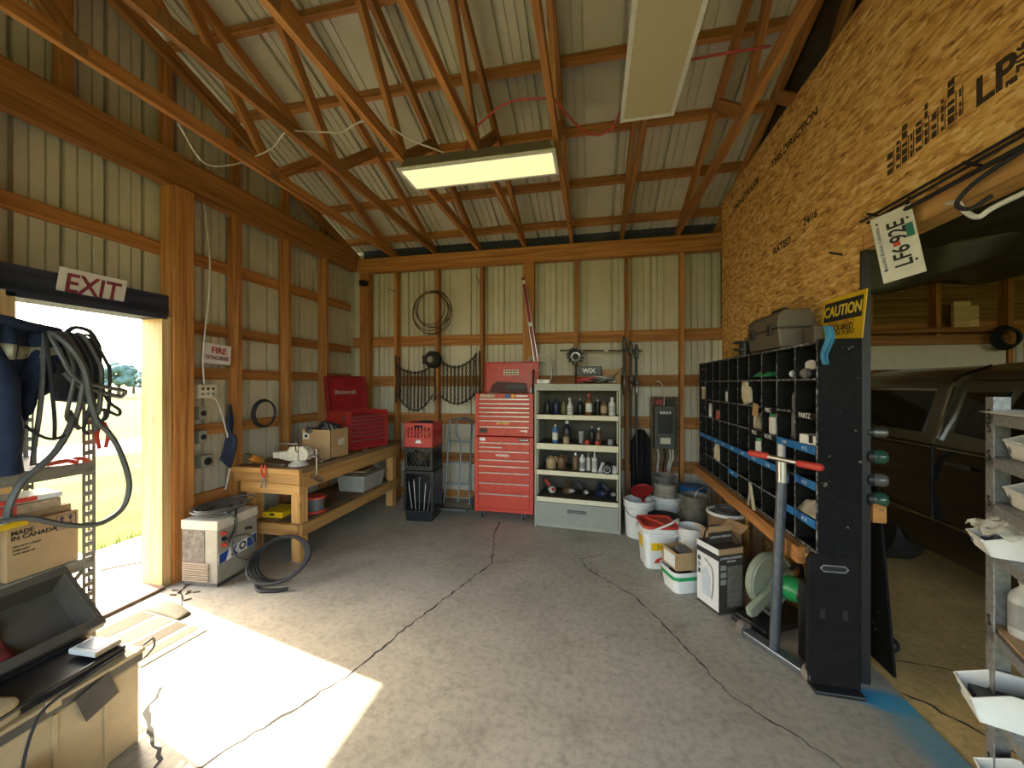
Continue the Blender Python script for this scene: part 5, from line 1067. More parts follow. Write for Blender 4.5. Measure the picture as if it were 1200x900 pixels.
o = ob('blue_rag', MB().grid(lambda u, v: (-.018 + .036 * u * (1 - .4 * v) + .012 * math.sin(6 * v), -.014 + .010 * math.sin(9 * u + 3 * v), .055 - .19 * v), 8, 12), rag_b, smooth=True, solid=.006, M=T(1.125, 2.172, 1.78)); tag(o, 'blue rag hanging over the end of the pigeonhole unit', 'rag')
t = thing('caution_sign', 'yellow and black CAUTION sign leaning on the strand board above the unit', 'sign', (1.325, 2.44, 1.787), rot=(R(2), R(4), 0))
ob('plate', MB().box(0, .004, -.185, .185, 0, .25), YEL, t, bevel=.001); ob('black_band', MB().box(-.0012, 0, -.165, .165, .115, .225), INK, t)
YL = M_('yellow_lettering', (.85, .62, .05), rough=.5)
text('CAUTION', .082, YL, t, T(-.002, 0, .168) @ FNX, sx=.88, bold=.002); text('HARD HATS', .038, M_('faded_red_ink', (.35, .12, .03), rough=.6), t, T(-.001, 0, .102) @ FNX, sx=1.1); text('REQUIRED', .045, INK, t, T(-.001, 0, .073) @ FNX, bold=.001); text('AT THIS POINT', .036, INK, t, T(-.001, 0, .042) @ FNX)

# panel, sweeper, saw and board around the end of the unit
t = thing('mechanic_creeper', 'flat black board with handle slot standing on end below the unit', 'creeper', (1.075, 2.235, 0), rot=(0, 0, 0))
ob('board', MB().prism([(0, .02), (0, .65), (.02, .685), (.215, .685), (.235, .65), (.235, .02)], 0, .025, 'y'), BLKS, t, bevel=.004)
ob('slot_rim', MB().tube([(.07, -.001, .60), (.165, -.001, .60), (.178, -.001, .615), (.165, -.001, .63), (.07, -.001, .63), (.057, -.001, .615)], .004, 5, True), GALV, t); ob('slot', MB().box(.068, .168, -.002, .0, .605, .625), INK, t)
for x in (.065, .165): ob('bolt_plate', MB().box(x - .012, x + .012, -.003, 0, .36, .41), BLACKP, t)
ob('foot_pad', MB().box(.01, .23, -.05, .03, .0, .02), BLACKP, t, bevel=.006)
TUBE = M_('blue_grey_steel', (.17, .19, .22), rough=.35, metal=.7, var=.25, scale=30)
t = thing('magnetic_sweeper', 'wheeled magnetic sweeper with steel tube and red T handle', 'sweeper', (1.005, 2.44, 0))
ux, uy = .52, -.854
ob('bar', MB().box(-.17, .17, -.035, .035, .025, .055, RZ(-58.6)), TUBE, t, bevel=.005)
for s in (-1, 1): ob('wheel', MB().lathe([(.012, -.02), (.042, -.022), (.048, -.01), (.048, .01), (.042, .022), (.012, .02)], 18, RZ(-58.6) @ T(s * .195, 0, .048) @ RY(90)), M_('dusty_rubber', (.16, .13, .10), rough=.8, var=.3), t, smooth=True)
ob('tube', MB().tube([(0, 0, .05), (.0, -.03, .35), (0, -.10, 1.11)], .026, 14), TUBE, t, smooth=True); ob('socket', MB().cyl(.03, 1.02, 1.13, 14, T(0, -.10, 0)), STEEL, t, smooth=True)
cx, cy, cz = 0, -.10, 1.14
ob('crossbar', MB().tube([(cx - .19 * ux, cy - .19 * uy, cz + .004), (cx + .19 * ux, cy + .19 * uy, cz - .004)], .013, 10), STEEL, t, smooth=True)
for s in (-1, 1): ob('grip', MB().tube([(cx + s * a * ux, cy + s * a * uy, cz - s * .004) for a in (.075, .085, .19, .20)], [.012, .019, .019, .012], 10), M_('red_grip', (.55, .05, .035), rough=.45), t, smooth=True)
SAWG = M_('pale_green_grey', (.27, .30, .22), rough=.45, var=.12); SGRN = M_('bright_green', (.02, .33, .10), rough=.4)
t = thing('chop_saw', 'green metal chop saw with round guard on the floor under the unit', 'saw', (1.13, 2.80, 0), 30)
ob('base', MB().box(-.21, .22, -.14, .08, .03, .06).box(-.22, -.17, -.14, .10, 0, .035).box(.17, .22, -.14, .10, 0, .035), BLACKP, t, bevel=.006)
ob('fence', MB().box(-.12, .12, .0, .015, .07, .13), DSTEEL, t); ob('guard', MB().lathe([(.0, -.025), (.16, -.025), (.175, -.012), (.175, .025), (.16, .035), (.0, .035)], 36, T(.0, .02, .27) @ RX(90)), SAWG, t, smooth=True)
ob('guard_ring', MB().torus(.168, .008, 36, 6, T(0, -.018, .27) @ RX(90)), SAWG, t, smooth=True)
ob('arm', MB().prism([(-.23, .10), (-.18, .10), (-.04, .20), (.02, .27), (.14, .30), (.14, .34), (.0, .32), (-.07, .25), (-.24, .15)], -.06, -.02, 'y'), SAWG, t, bevel=.008)
ob('motor', MB().lathe([(.0, .0), (.07, .005), (.075, .08), (.06, .14), (.0, .15)], 20, T(.07, -.02, .25) @ RX(90)), SGRN, t, smooth=True); ob('motor_cap', MB().lathe([(.06, .14), (.055, .17), (.0, .18)], 18, T(.07, -.02, .25) @ RX(90)), BLACKP, t, smooth=True)
ob('handle', MB().tube(spline([(.13, -.04, .33), (.20, -.04, .36), (.24, -.04, .30), (.2, -.04, .26)]), .016, 8), BLACKP, t, smooth=True); ob('vise_screw', MB().cyl(.012, 0, .16, 10, T(-.10, -.14, .10) @ RX(-80)), GALV, t, smooth=True)
mb = MB()
for k in range(4): mb.torus(.10 - .008 * k, .007, 26, 5, T(.09 + .006 * k, -.21 - .012 * k, .20 - .01 * k) @ RX(78), 1, 1.05)
ob('power_cord', mb, RUBBER, t, smooth=True)
t = thing('black_case', 'slim black case standing between the saw and the creeper board', 'case', (1.16, 2.40, 0)); ob('body', MB().box(-.01, .05, -.08, .10, 0, .44), BLACKP, t, bevel=.008); ob('handle', MB().tube(spline([(.02, -.03, .44), (.02, -.02, .48), (.02, .04, .48), (.02, .05, .44)]), .007, 6), BLACKP, t, smooth=True)
o = tag(ob('leaning_board', MB().box(-.006, .006, 0, .75, 0, 1.0), BLKE, M=T(1.56, 2.40, .0) @ RY(-4.2)), 'thin dark board leaning on the partition end in the side bay', 'board')
GJ = M_('green_glass', (.03, .09, .06), rough=.15, var=.3)
for k, (z, c_, rr) in enumerate(((1.30, 'grey', .028), (1.175, 'green', .036), (1.055, 'clear', .034), (.955, 'dark', .038))):
    t = thing('glass_jar', ('small grey', 'green', 'clear', 'dark green')[k] + ' glass jar fixed on the bay side of the partition post', 'jar', (1.392, 2.34, z), rot=(0, R(90), R(-12)), group='jars on the partition post')
    ob('glass', MB().lathe([(rr * .9, .02), (rr, .03), (rr * 1.05, .065), (rr * .8, .082), (0, .086)], 18), (DSTEEL, GJ, M_('cloudy_glass', (.10, .10, .085), rough=.2), GJ)[k], t, smooth=True); ob('lid', MB().cyl(rr * 1.02, 0, .025, 18), BLACKP, t, smooth=True)
t = thing('wood_block', 'orange wooden block fixed below the glass jars', 'block', (1.43, 2.33, .89)); ob('body', MB().box(-.03, .03, -.03, .02, -.05, .05), WOOD, t, bevel=.004); ob('nail', MB().cyl(.003, 0, .03, 6, T(0, -.03, .02) @ RX(90)), STEEL, t)
t = thing('trailer_hitch', 'black round hitch part lying on the side bay floor', 'hitch', (1.66, 2.62, .045), rot=(0, R(90), R(20))); ob('ball', MB().sph(.045, T(0, 0, .02), 12, 8), BLACKP, t, smooth=True); ob('shank', MB().cyl(.03, -.05, .0, 12), BLACKP, t, smooth=True)

# ------------------------------------------------------------------ pails and boxes on the floor
def pail(label, loc, r, h, mat, group=None, bail=True, rings=3):
    t = thing('pail', label, 'pail', loc, 0, group)
    ob('body', MB().lathe([(r * .86, 0), (r * .98, h * .98), (r * .98, h), (r * .93, h), (r * .83, .015), (0, .015)], 28), mat, t, smooth=True)
    for k in range(rings): z = h * (.98 - .075 * k); ob('ring', MB().lathe([(r * .95, z - .012), (r * 1.03, z - .010), (r * 1.03, z), (r * .95, z + .002)], 28, caps=False), mat, t, smooth=True)
    if bail: ob('bail_handle', MB().tube(spline([(-r * 1.03, 0, h * .82), (-r * .7, -r * .85, h * .66), (0, -r * 1.1, h * .58), (r * .7, -r * .85, h * .66), (r * 1.03, 0, h * .82)]), .004, 5), DSTEEL, t, smooth=True)
    return t
pail('white plastic pail with wire handle standing beside the grey cabinet', (.46, 4.13, 0), .15, .37, WHITE)
pail('white plastic pail holding a stone pot, behind the red lidded pail', (.75, 4.31, 0), .165, .38, WHITE)
pail('low white tub half hidden behind the open brown carton', (.80, 3.46, 0), .11, .36, WHITE, bail=False)
t = thing('red_funnel', 'dark red funnel lying on the pail beside the grey cabinet', 'funnel', (.50, 4.13, .375), rot=(R(18), R(-12), 0)); ob('cone', MB().lathe([(.11, .09), (.115, .10), (.10, .085), (.03, .01), (.02, 0)], 20), REDD, t, smooth=True); ob('spout', MB().cyl(.018, -.03, .01, 10), REDD, t, smooth=True)
t = thing('stone_pot', 'grey stone pot sitting in the white pail', 'pot', (.74, 4.30, .34)); ob('body', MB().lathe([(.10, 0), (.115, .04), (.11, .16), (.0, .165)], 18), M_('speckled_stone', (.36, .32, .26), rough=.8, var=.4, scale=50), t, smooth=True); ob('foot', MB().cyl(.08, -.01, .0, 14), DSTEEL, t)
t = thing('grey_bowl', 'dark grey bowl set on top of the stone pot', 'bowl', (.735, 4.30, .51)); ob('body', MB().lathe([(.05, 0), (.10, .03), (.125, .08), (.12, .08), (.09, .035), (0, .015)], 22), GALV, t, smooth=True); ob('foot', MB().lathe([(.05, -.008), (.052, .004)], 16), GALV, t)
BLB = M_('blue_tub_print', (.03, .17, .42), rough=.45, var=.25)
t = thing('blue_tub', 'blue printed tub behind the metal pot by the wall', 'tub', (1.045, 4.44, 0)); ob('body', MB().lathe([(.12, 0), (.135, .44), (.14, .45), (.13, .455), (0, .455)], 24), BLB, t, smooth=True); ob('rim', MB().torus(.138, .007, 26, 5, T(0, 0, .45)), BLB, t, smooth=True)
text('Plus', .07, WINK, t, T(-.03, -.137, .37) @ RZ(-12) @ FY); text('SALT', .05, WINK, t, T(-.03, -.138, .29) @ RZ(-12) @ FY)
t = carton('wooden_crate', 'low wooden crate under the metal pot', (.95, 3.92, 0), 10, .14, .14, .22, CARDD, cat='crate'); ob('slat', MB().box(-.145, .145, -.146, -.14, .05, .10), WOODO, t)
POT = M_('worn_aluminium', (.30, .27, .22), rough=.5, metal=.6, var=.25, scale=20)
t = thing('metal_pot', 'tall dull metal pot with side handles on the wooden crate', 'pot', (.94, 3.90, .225)); ob('body', MB().lathe([(.105, 0), (.115, .01), (.12, .27), (.127, .28), (.115, .28), (.108, .02), (0, .015)], 26), POT, t, smooth=True)
for a in (210, 30): ob('side_handle', MB().tube(spline([(.118, -.045, .18), (.15, -.04, .18), (.15, .04, .18), (.118, .045, .18)]), .007, 6, M=RZ(a)), POT, t, smooth=True)
ob('ladle', MB().tube(spline([(-.03, .0, .1), (.02, .02, .3), (.09, .03, .35)]), .007, 6), STEEL, t, smooth=True)
t = thing('wicker_tub', 'brown round tub with thick white rim near the unit', 'tub', (1.09, 3.52, 0)); ob('body', MB().lathe([(.115, 0), (.14, .47), (.13, .47), (.105, .02), (0, .02)], 26), CARDD, t, smooth=True); ob('rim', MB().torus(.138, .014, 28, 8, T(0, 0, .475)), WHITE, t, smooth=True)
mb = MB()
for k in range(3): mb.torus(.095 - .012 * k, .008, 24, 5, T(.0, .01 * k, .475 + .01 * k) @ RX(8 * k))
o = ob('hose_coil', mb, HOSE, smooth=True, M=T(1.09, 3.52, .0)); tag(o, 'grey hose coiled in the top of the brown round tub', 'hose')
t = carton('open_carton', 'open brown carton with raised flaps behind the sprayer carton', (.96, 3.215, 0), 25, .095, .095, .42, CARD, True, flaps=True)
o = tag(ob('bent_cable', MB().tube(spline([(.80, 3.08, .38), (.82, 3.06, .49), (.90, 3.04, .52), (.99, 3.0, .46), (1.02, 2.99, .40)]), .006, 6), RUBBER, smooth=True), 'black cable arching out of the open brown carton', 'cable')
t = thing('drain_pan', 'black round drain pan behind the red lidded pail', 'pan', (.65, 3.84, 0)); ob('body', MB().lathe([(.11, 0), (.125, .27), (.14, .29), (.145, .31), (.13, .30), (.10, .26), (0, .25)], 26), BLACKP, t, smooth=True); ob('grip', MB().box(-.05, .05, -.16, -.13, .28, .305), BLACKP, t, bevel=.006)
# square pail with red lid
t = thing('square_pail', 'square white pail with red lid and yellow label on the floor', 'pail', (.54, 3.52, 0), 8)
def rsq(s, c_, n=5):
    pts = []
    for qx, qy, a0 in ((1, 1, 0), (-1, 1, 90), (-1, -1, 180), (1, -1, 270)):
        for i in range(n + 1): a = R(a0 + 90 * i / n); pts.append((qx * (s - c_) + c_ * math.cos(a), qy * (s - c_) + c_ * math.sin(a)))
    return pts
def rloft(mb, levels, cap=True):
    n = None; b = len(mb.v)
    for s, c_, z in levels:
        p = rsq(s, c_); n = len(p); mb.v += [(x, y, z) for x, y in p]
    for i in range(len(levels) - 1):
        for k in range(n): mb.f.append((b + i * n + k, b + i * n + (k + 1) % n, b + (i + 1) * n + (k + 1) % n, b + (i + 1) * n + k))
    mb.f.append(tuple(range(b, b + n))[::-1])
    if cap: mb.f.append(tuple(range(b + (len(levels) - 1) * n, b + len(levels) * n)))
    return mb
ob('body', rloft(MB(), [(.118, .04, .0), (.135, .045, .27), (.148, .05, .275), (.148, .05, .30), (.138, .05, .305), (.138, .05, .34)]), WHITE, t, smooth=True)
ob('lid', rloft(MB(), [(.146, .05, .338), (.150, .05, .342), (.150, .05, .362), (.140, .045, .366), (.130, .04, .352)]), RED, t, smooth=True); ob('lid_ridge', MB().box(-.012, .012, -.12, .12, .352, .368, RZ(30)), RED, t, bevel=.003)
ob('handle', MB().tube(spline([(-.15, .0, .29), (-.10, -.16, .33), (.04, -.19, .40), (.14, -.12, .42), (.155, .0, .30)]), .009, 6), WHITE, t, smooth=True)
t2 = MB().box(-.085, .085, -.1215, -.117, .165, .23, RX(3.6)); ob('yellow_label', t2, YEL, t); text('7.95', .045, INK, t, RX(3.6) @ T(.0, -.1225, .198) @ FY)
ob('red_emblem', MB().prism([(-.06, .06), (.06, .06), (.035, .095), (.0, .105), (-.035, .095)], -.1215, -.117, 'y', RX(3.6)), RED, t); ob('side_label', MB().box(-.1215, -.117, -.05, .06, .16, .25, RY(-3.6)), YEL, t)
# white tub with a box in it
t = thing('white_tub', 'low white tub with green band holding an open box', 'tub', (.655, 3.14, 0), 20)
ob('body', rloft(MB(), [(.095, .04, 0), (.115, .045, .14), (.122, .05, .145), (.122, .05, .16), (.112, .045, .16), (.10, .04, .10)]), WHITE, t, smooth=True); ob('green_band', rloft(MB(), [(.1145, .045, .10), (.1175, .046, .128)], False), SGRN, t, smooth=True)
t = carton('small_carton', 'small open carton with white printed side on the low white tub', (.645, 3.15, .162), 22, .08, .095, .13, CARD, True); ob('print', MB().box(-.087, -.0855, -.08, .06, .02, .11), WHITE, t); ob('tissue_fold', MB().box(-.02, .06, -.04, .05, .10, .14, RX(14)), GALV, t)
# lawn sprayer carton
WHP = M_('white_print', (.70, .68, .66), rough=.5, var=.04); DKP = M_('dark_print', (.05, .042, .035), rough=.5, var=.3)
t = thing('sprayer_carton', 'tall printed lawn and garden sprayer carton standing on the floor', 'box', (.823, 2.80, 0), 26.6)
ob('body', MB().box(0, .20, 0, .20, 0, .44), DKP, t, bevel=.002)
ob('front_print', MB().box(-.0015, 0, .0, .20, .02, .36), WHP, t); ob('front_bar', MB().box(-.002, 0, 0, .2, .37, .40), INK, t); ob('front_bar', MB().box(-.002, 0, 0, .2, .40, .44), WHP, t)
ob('sprayer_picture', MB().prism([(.07, .08), (.15, .08), (.155, .22), (.13, .27), (.10, .27), (.07, .22)], -.003, -.0015, 'x').tube([(-.003, .10, .27), (-.003, .085, .31), (-.003, .10, .335), (-.003, .13, .31)], .003, 5), M_('pale_blue_print', (.50, .55, .58), rough=.5), t)
ob('wand_picture', MB().tube(spline([(-.003, .125, .33), (-.003, .06, .29), (-.003, .045, .2), (-.003, .06, .08)]), .003, 5), INK, t)
for k in range(3): ob('icon', MB().box(-.003, -.0015, .165, .19, .21 + .045 * k, .24 + .045 * k), (DKP, GREY, DKP)[k], t)
ob('side_print', MB().box(.0, .20, -.0015, 0, .40, .44), CARD, t)
text('LAWN & GARDEN', .022, WHP, t, T(.10, -.002, .375) @ FY); text('SPRAYER', .018, WHP, t, T(.10, -.002, .352) @ FY)
for k in range(3): ob('side_icon', MB().box(.015, .06, -.002, 0, .20 + .048 * k, .235 + .048 * k), GREY, t)
ob('side_panel', MB().box(.07, .19, -.002, 0, .04, .32), M_('grey_print', (.16, .14, .12), rough=.5, var=.4, scale=30), t)
fp = ob('flap', MB().box(.0, .20, .09, .093, .44, .56), DKP, t); ob('flap_print', MB().box(.0, .20, .0885, .09, .52, .56), CARD, fp); text('LAWN & GARDEN', .022, WHP, fp, T(.10, .0885, .485) @ FY)

# ------------------------------------------------------------------ things on the partition header
o = tag(ob('thin_rod', MB().tube([(1.341, 1.138, 2.3511), (1.341, 2.294, 2.3795)], .006, 6), BLACK), 'thin dark rod resting along the partition header, upper of three', 'rod')
o = tag(ob('thin_rod', MB().tube([(1.337, 1.043, 2.3321), (1.337, 2.237, 2.3511)], .006, 6), BLACK), 'thin dark rod resting along the partition header, middle of three', 'rod')
o = tag(ob('thin_rod', MB().tube([(1.332, 0.948, 2.2942), (1.332, 2.133, 2.3131)], .009, 6), BLACK), 'thicker dark rod resting along the partition header, lowest of three', 'rod')
for y, z, lb in ((2.18, 2.356, 'dark nail under the rods near the licence plate'), (1.69, 2.327, 'dark nail under the rods on the open side'), (2.48, 2.27, 'single dark nail in the strand board above the sign')):
    tag(ob('nail', MB().tube([(1.37, y, z), (1.29, y - .02, z + .012)], .006, 6), BLACK), lb, 'nail')
cord('white_cable', [(1.365, 1.83, 2.261), (1.346, 1.763, 2.2326), (1.337, 1.725, 2.1852), (1.346, 1.687, 2.1472), (1.365, 1.65, 2.1662), (1.394, 1.517, 2.1852), (1.422, 1.327, 2.2136)], .009, WCORD, 'white cable hanging in a loop below the partition header', 'cable')
cord('dark_cable', [(1.356, 1.375, 2.3179), (1.346, 1.536, 2.2989), (1.337, 1.687, 2.2705), (1.327, 1.744, 2.2231), (1.337, 1.706, 2.1852), (1.356, 1.65, 2.2041)], .008, RUBBER, 'dark cable hooked under the partition header', 'cable')
t = thing('licence_plate', 'white licence plate reading LF6 92E hanging sideways from the header', 'licence plate', (1.313, 2.01, 2.1662), rot=(R(0), R(0), R(-52)))
PM = RY(-9)
ob('plate', MB().box(-.07, .07, -.001, .001, -.155, .155, PM), M_('plate_white', (.62, .58, .47), rough=.4, var=.08), t, bevel=.0005)
text('LF6 92E', .082, INK, t, PM @ T(.012, -.0022, -.0) @ RY(-90) @ FY, sx=.80, bold=.0015); text('Beautiful British Columbia', .020, M_('plate_blue', (.06, .07, .14), rough=.5), t, PM @ T(-.052, -.0022, 0) @ RY(-90) @ FY)
ob('decal', MB().box(.038, .062, -.0025, -.001, .015, .075, PM), M_('teal_decal', (.02, .16, .11), rough=.5), t); ob('decal', MB().box(-.012, .012, -.0022, -.001, -.008, .012, PM), RED, t)
for x, z in ((.05, -.09), (.05, .10), (-.05, -.1), (-.05, .12)): ob('hole', MB().cyl(.005, 0, .0025, 8, PM @ T(x, 0, z) @ RX(90)), INK, t)
ob('hanger', MB().tube([(0.03, .0, .15), (.03, .03, .20)], .006, 5), BLACK, t)
# print on the boards: black stencilled marks
BINK = M_('faded_board_ink', (.05, .03, .012), rough=.8, var=.4, scale=60)
def bt(s, size, y, z, sx=1.0, rot=0, bold=.002): return text(s, size, BINK, wr, T(XR - .0008, y, z) @ FNX @ RZ(rot), name='printed_mark', sx=sx, bold=bold)
bt('LP', .14, 1.645, 2.597, bold=.004); bt('7/16', .048, 1.555, 2.612, rot=90); bt('PS2', .024, 1.59, 2.555)
for k, (y, w_) in enumerate((y_ * .948, w_ * .95) for y_, w_ in ((2.24, .035), (2.19, .02), (2.15, .03), (2.11, .012), (2.07, .03), (2.03, .016), (1.99, .024), (1.95, .012), (1.91, .03), (1.87, .008))):
    mb = MB()
    for j in range(3 + k % 3):
        a = 2.53 + .004 * k + j * .036; mb.box(XR - .0008, XR, y - w_ / 2, y + w_ / 2, a, a + (.026, .016, .03)[(j + k) % 3])
    mb.box(XR - .0008, XR, y - w_ / 2 - .008, y - w_ / 2 - .004, 2.53 + .004 * k, 2.64 + .004 * k); ob('printed_mark', mb, BINK, wr)
bt('STRENGTH AXIS', .075, 3.89, 3.266, 1.1); bt('THIS DIRECTION', .075, 3.03, 3.247, 1.1)
bt('RATED', .075, 3.18, 2.565, 1.15); bt('24/16', .07, 2.80, 2.612, 1.0)

# ------------------------------------------------------------------ side bay: truck, tarp
CAR = M_('black_car_paint', (.010, .009, .008), rough=.22, var=.2, coat=.6); CARR = M_('lit_dusty_roof_paint', (.12, .098, .058), rough=.28, var=.2, scale=4, coat=.3)  # olive light on cab and canopy is put into the dusty paint
GLASS = M_('dark_glass', (.006, .006, .007), rough=.08, var=.1); CHR = M_('chrome_trim', (.6, .56, .48), rough=.2, metal=1)
t = thing('pickup_truck', 'black pickup truck with a canopy parked in the side bay', 'truck', (0, 0, 0))
def loft(sections):
    mb = MB(); n = len(sections[0][1])
    for y, pts in sections: mb.v += [(x, y, z) for x, z in pts]
    for i in range(len(sections) - 1):
        for k in range(n): mb.f.append((i * n + k, i * n + (k + 1) % n, (i + 1) * n + (k + 1) % n, (i + 1) * n + k))
    mb.f += [tuple(range(n)), tuple(range((len(sections) - 1) * n, len(sections) * n))[::-1]]; return mb
XC = 3.37
def mir(h): return h + [(2 * XC - x, z) for x, z in reversed(h)]
low = mir([(2.52, .27), (2.47, .42), (2.45, .80), (2.47, 1.02), (2.50, 1.10)])
ob('lower_body', loft([(-.70, mir([(2.62, .45), (2.60, .55), (2.60, .75), (2.62, .92), (2.66, .98)])), (-.5, mir([(2.52, .42), (2.48, .55), (2.47, .78), (2.49, .98), (2.55, 1.06)])), (1.2, low), (4.60, low), (4.68, mir([(2.55, .45), (2.52, .55), (2.51, .8), (2.52, 1.0), (2.55, 1.08)]))]), CAR, t, smooth=True, bevel=.01)
cabs = mir([(2.50, 1.09), (2.535, 1.20), (2.63, 1.55), (2.68, 1.63), (2.80, 1.69), (3.1, 1.725)])
fr = mir([(2.52, 1.09), (2.56, 1.12), (2.6, 1.14), (2.7, 1.15), (2.85, 1.16), (3.1, 1.165)])
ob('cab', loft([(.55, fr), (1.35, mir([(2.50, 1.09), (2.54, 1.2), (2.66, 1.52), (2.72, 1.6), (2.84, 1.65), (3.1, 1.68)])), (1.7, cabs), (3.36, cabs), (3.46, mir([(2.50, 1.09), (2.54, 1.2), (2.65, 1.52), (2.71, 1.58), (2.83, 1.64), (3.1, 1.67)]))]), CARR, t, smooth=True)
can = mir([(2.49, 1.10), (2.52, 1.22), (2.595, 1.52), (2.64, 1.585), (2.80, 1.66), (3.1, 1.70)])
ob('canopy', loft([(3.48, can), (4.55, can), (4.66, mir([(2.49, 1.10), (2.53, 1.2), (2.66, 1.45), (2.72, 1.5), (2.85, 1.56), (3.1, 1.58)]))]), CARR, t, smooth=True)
def side_quad(pts, off): # pts: (y, z) on the tumblehome side
    vs = []
    for y, z in pts: vs.append((2.535 + (z - 1.20) * (.095 / .35) - off, y, z))
    b = [(x + .02, y, z) for x, y, z in vs]; n = len(vs)
    return MB().add(vs + b, [tuple(range(n)), tuple(range(n, 2 * n))[::-1]] + [(i, (i + 1) % n, n + (i + 1) % n, n + i) for i in range(n)])
ob('door_window', side_quad([(2.2, 1.16), (3.02, 1.16), (3.06, 1.25), (2.98, 1.50), (2.2, 1.50)], .012), GLASS, t); ob('rear_window', side_quad([(3.10, 1.18), (3.34, 1.20), (3.34, 1.49), (3.05, 1.50)], .012), GLASS, t)
ob('canopy_window', side_quad([(3.58, 1.18), (4.50, 1.18), (4.48, 1.49), (3.58, 1.49)], .030), GLASS, t)
ob('window_trim', side_quad([(3.56, 1.50), (4.52, 1.50), (4.52, 1.512), (3.56, 1.512)], .032), CHR, t); ob('pillar_trim', side_quad([(3.45, 1.14), (3.47, 1.14), (3.47, 1.53), (3.45, 1.53)], .022), CHR, t)
ob('gutter', MB().tube([(2.625, 1.45, 1.565), (2.622, 3.40, 1.57)], .010, 6), CHR, t, smooth=True); ob('gutter', MB().tube(spline([(2.61, 3.46, 1.56), (2.68, 3.47, 1.615), (2.85, 3.47, 1.685)]), .010, 6), CHR, t, smooth=True)
ob('belt_line', MB().box(2.462, 2.48, 1.3, 4.6, 1.075, 1.085), CHR, t); ob('rocker_trim', MB().box(2.452, 2.47, .6, 4.6, .545, .56), CHR, t)
for y in (2.05, 3.42): ob('door_seam', MB().box(2.446, 2.46, y - .004, y + .004, .56, 1.09), INK, t)
hn = ob('door_handle', MB().tube([(2.445, 3.12, .985), (2.43, 3.14, .99), (2.43, 3.28, .99), (2.445, 3.30, .985)], .012, 6), DSTEEL, t, smooth=True)
for x in (2.60, 4.14):
    for y in (.35, 4.12):
        w_ = ob('wheel', MB().lathe([(.15, -.11), (.32, -.12), (.36, -.08), (.36, .08), (.32, .12), (.15, .11)], 28, T(x, y, .355) @ RY(90)), RUBBER, t, smooth=True); ob('hub', MB().lathe([(.0, -.10), (.2, -.095), (.21, -.11)], 18, T(x, y, .355) @ RY(90)), DSTEEL, w_, smooth=True)
ob('bumper', MB().box(2.55, 4.19, -.82, -.70, .45, .65), DSTEEL, t, bevel=.02); ob('rear_bumper', MB().box(2.6, 4.14, 4.68, 4.74, .48, .62), DSTEEL, t, bevel=.015)
TARP = M_('olive_tarp', (.06, .052, .03), rough=.45, var=.35, scale=5)
o = ob('tarp_sheet', MB().grid(lambda u, v: (1.60 + 2.2 * u, .4 + 4.0 * v, 2.62 - .10 * math.sin(PI * v * 2.2 + 1) - .30 * u * max(0, math.sin(3.1 * v + .4)) * (.5 + .5 * math.sin(5 * v)) + .03 * math.sin(19 * u + 7 * v) - .12 * (1 - u)), 26, 30), TARP, smooth=True, solid=.004); tag(o, 'dark olive tarp sagging under the roof of the side bay', 'tarp')
o2 = ob('fold', MB().grid(lambda u, v: (1.75 + 1.5 * u, 3.3 + .06 * math.sin(16 * u) + .1 * v, 2.58 - v * (.36 - .26 * u + .05 * math.sin(6 * u))), 24, 8), TARP, o, smooth=True, solid=.004)
t = thing('wood_offcut', 'short pale board standing on the ledge above the truck', 'board', (3.62, 4.74, 2.125)); ob('plank', MB().box(-.05, .09, -.02, .02, 0, .26), WOODP, t, bevel=.003); ob('plank_back', MB().box(.03, .19, .02, .05, 0, .22), WOODP, t, bevel=.003)
mb = MB()
for k in range(4): mb.torus(.11 - .01 * k, .012, 22, 5, T(0, -.02 * k, 0) @ RX(90))
o = ob('black_hose_coil', mb, RUBBER, smooth=True, M=T(3.93, 4.66, 2.0)); tag(o, 'black hose coiled at the end of the ledge above the truck', 'hose')
t = thing('bay_bracket', 'short orange wood bracket under the ledge in the side bay', 'bracket', (2.80, 4.76, 1.72)); ob('upright', MB().box(-.04, .04, -.03, .03, 0, .24), WOOD, t); ob('cleat', MB().box(-.06, .06, -.035, -.03, .16, .22), WOODP, t)

# ------------------------------------------------------------------ grey slotted rack with white bins at the opening
PST = M_('speckled_grey_steel', (.26, .26, .25), rough=.5, metal=.3, var=.35, scale=55)
RM = T(1.2, 1.48, 0) @ RZ(-21.8)
t = thing('bin_rack', 'grey steel rack of white bins beside the side bay opening', 'rack'); t.matrix_world = RM
for x, y, sx, sy in ((0, 0, 1, -1), (.36, 0, -1, -1), (0, -.62, 1, 1), (.36, -.62, -1, 1)):
    up = ob('upright', MB().box(min(x, x + .004 * sx), max(x, x + .004 * sx), min(y, y + .05 * sy), max(y, y + .05 * sy), 0, 1.51).box(min(x, x + .05 * sx), max(x, x + .05 * sx), min(y, y + .004 * sy), max(y, y + .004 * sy), 0, 1.51), PST, t)
    if x == 0 and y == 0:
        for z in (1.455, 1.415, 1.33, 1.19, 1.06, .825, .60, .555, .40): text('S', .046, INK, up, T(-.0012, -.026, z) @ FNX @ RZ(12), name='stencil_mark', bold=.0006)
SZ = (1.455, 1.325, 1.185, 1.045, .80, .565, .33, .08)
for z in SZ: ob('shelf', MB().box(0, .36, -.62, 0, z, z + .003).box(.0, .003, -.62, 0, z - .028, z).box(.357, .36, -.62, 0, z - .028, z).box(0, .36, -.003, 0, z - .028, z).box(0, .36, -.62, -.617, z - .028, z), PST, t)
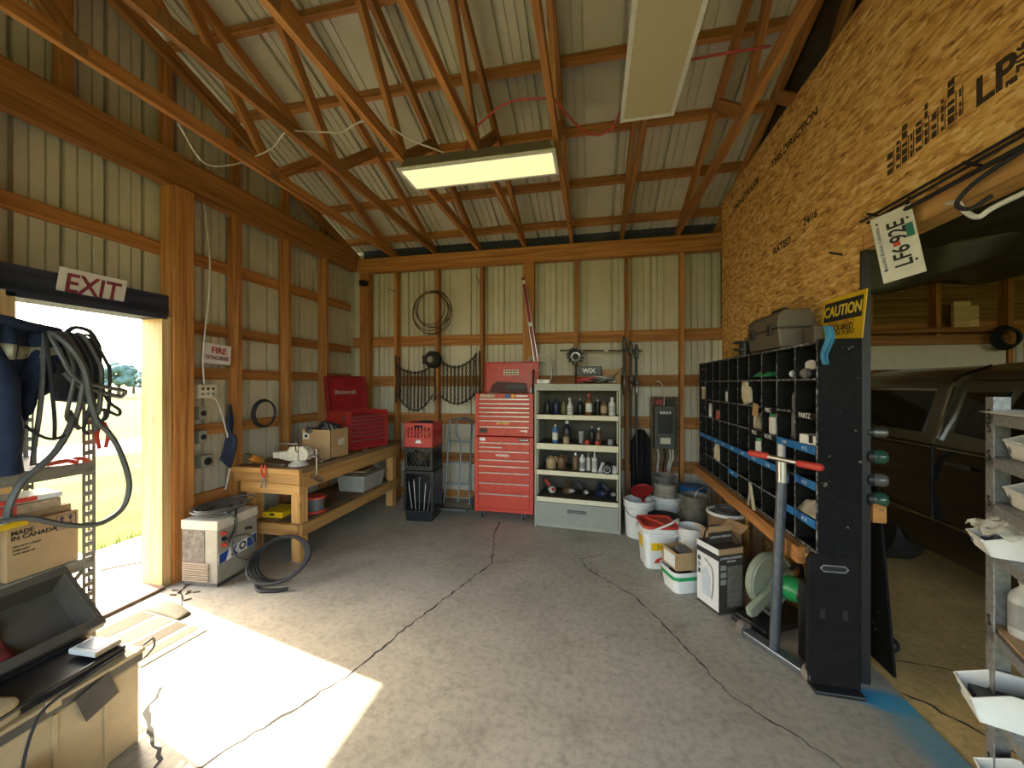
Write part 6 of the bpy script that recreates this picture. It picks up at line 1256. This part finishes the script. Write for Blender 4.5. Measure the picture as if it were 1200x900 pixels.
o = tag(ob('paper_sheet', MB().grid(lambda u, v: (-.015 + .3 * u, -.4 + .4 * v, .002 + .010 * math.sin(7 * u) * math.sin(9 * v) ** 2), 10, 10), WHITE, smooth=True, solid=.002), 'white paper sheet lying on top of the bin rack', 'paper'); o.matrix_world = RM @ T(0, 0, 1.462)
def bin_(label, x, y, z, h=.085, w_=.105, dp=.24):
    t = thing('parts_bin', label, 'bin', group='white bins on the steel rack'); t.matrix_world = RM @ T(x, y, z)
    k = .004; mb = MB().box(0, dp, -w_, 0, 0, k)
    side = [(0, k), (dp, k), (dp, h), (.06, h), (-.015, h * .62)]
    mb.prism(side, -k, 0, 'y').prism(side, -w_, -w_ + k, 'y'); mb.box(dp - k, dp, -w_, 0, k, h); mb.prism([(0, 0), (k, 0), (-.015 + k, h * .55), (-.015, h * .55)], -w_, 0, 'y')
    ob('body', mb, WHITE, t); ob('lip', MB().tube([(-.016, 0, h * .62), (-.016, -w_, h * .62)], .004, 5).tube([(-.016, 0, h * .62), (.06, 0, h), (dp, 0, h)], .0035, 5), WHITE, t, smooth=True); ob('contents', MB().box(.01, dp - .01, -w_ + .008, -.008, k, h * .45), BLACKP, t)
    ob('card_slot', MB().box(-.012, -.008, -.02, -.014, .015, .04), DSTEEL, t)
yy = -.055
bin_('white parts bin on the second shelf down of the bin rack', .035, yy, 1.33); bin_('white parts bin on the third shelf down of the bin rack', .035, yy, 1.19)
bin_('white parts bin full of plastic wrap on the fourth shelf down', -.03, yy + .03, 1.05, .07); bin_('white parts bin jutting out from the sixth shelf down', -.055, yy + .035, .57, .10, .12); bin_('white parts bin on the lowest visible shelf of the bin rack', -.02, yy + .01, .335, .10, .12)
bin_('white parts bin at the near end of the second shelf down', .035, yy - .125, 1.33); bin_('white parts bin at the near end of the third shelf down', .035, yy - .125, 1.19)
o = ob('plastic_wrap', MB().grid(lambda u, v: (-.02 + .22 * u, -.14 + .15 * v, .04 + .05 * math.sin(PI * u) * math.sin(PI * v) + .012 * math.sin(23 * u + 5 * v) * math.cos(19 * v)), 20, 16), M_('cloudy_wrap', (.60, .58, .50), rough=.3, var=.25, scale=40), smooth=True, solid=.003); o.matrix_world = RM @ T(-.02, 0, 1.075); tag(o, 'crumpled cloudy plastic wrap spilling over a white bin', 'wrap')
vessel('bottle', 'silver', 'grey', .18, .035, RM @ T(.06, -.06, .812), 'clear grey bottle on the fifth shelf of the bin rack', None, 'grey')
o = tag(ob('card_piece', MB().box(0, .3, -.4, 0, 0, .006), CARD), 'piece of brown cardboard under the grey bottle', 'cardboard'); o.matrix_world = RM @ T(.01, -.01, .805)
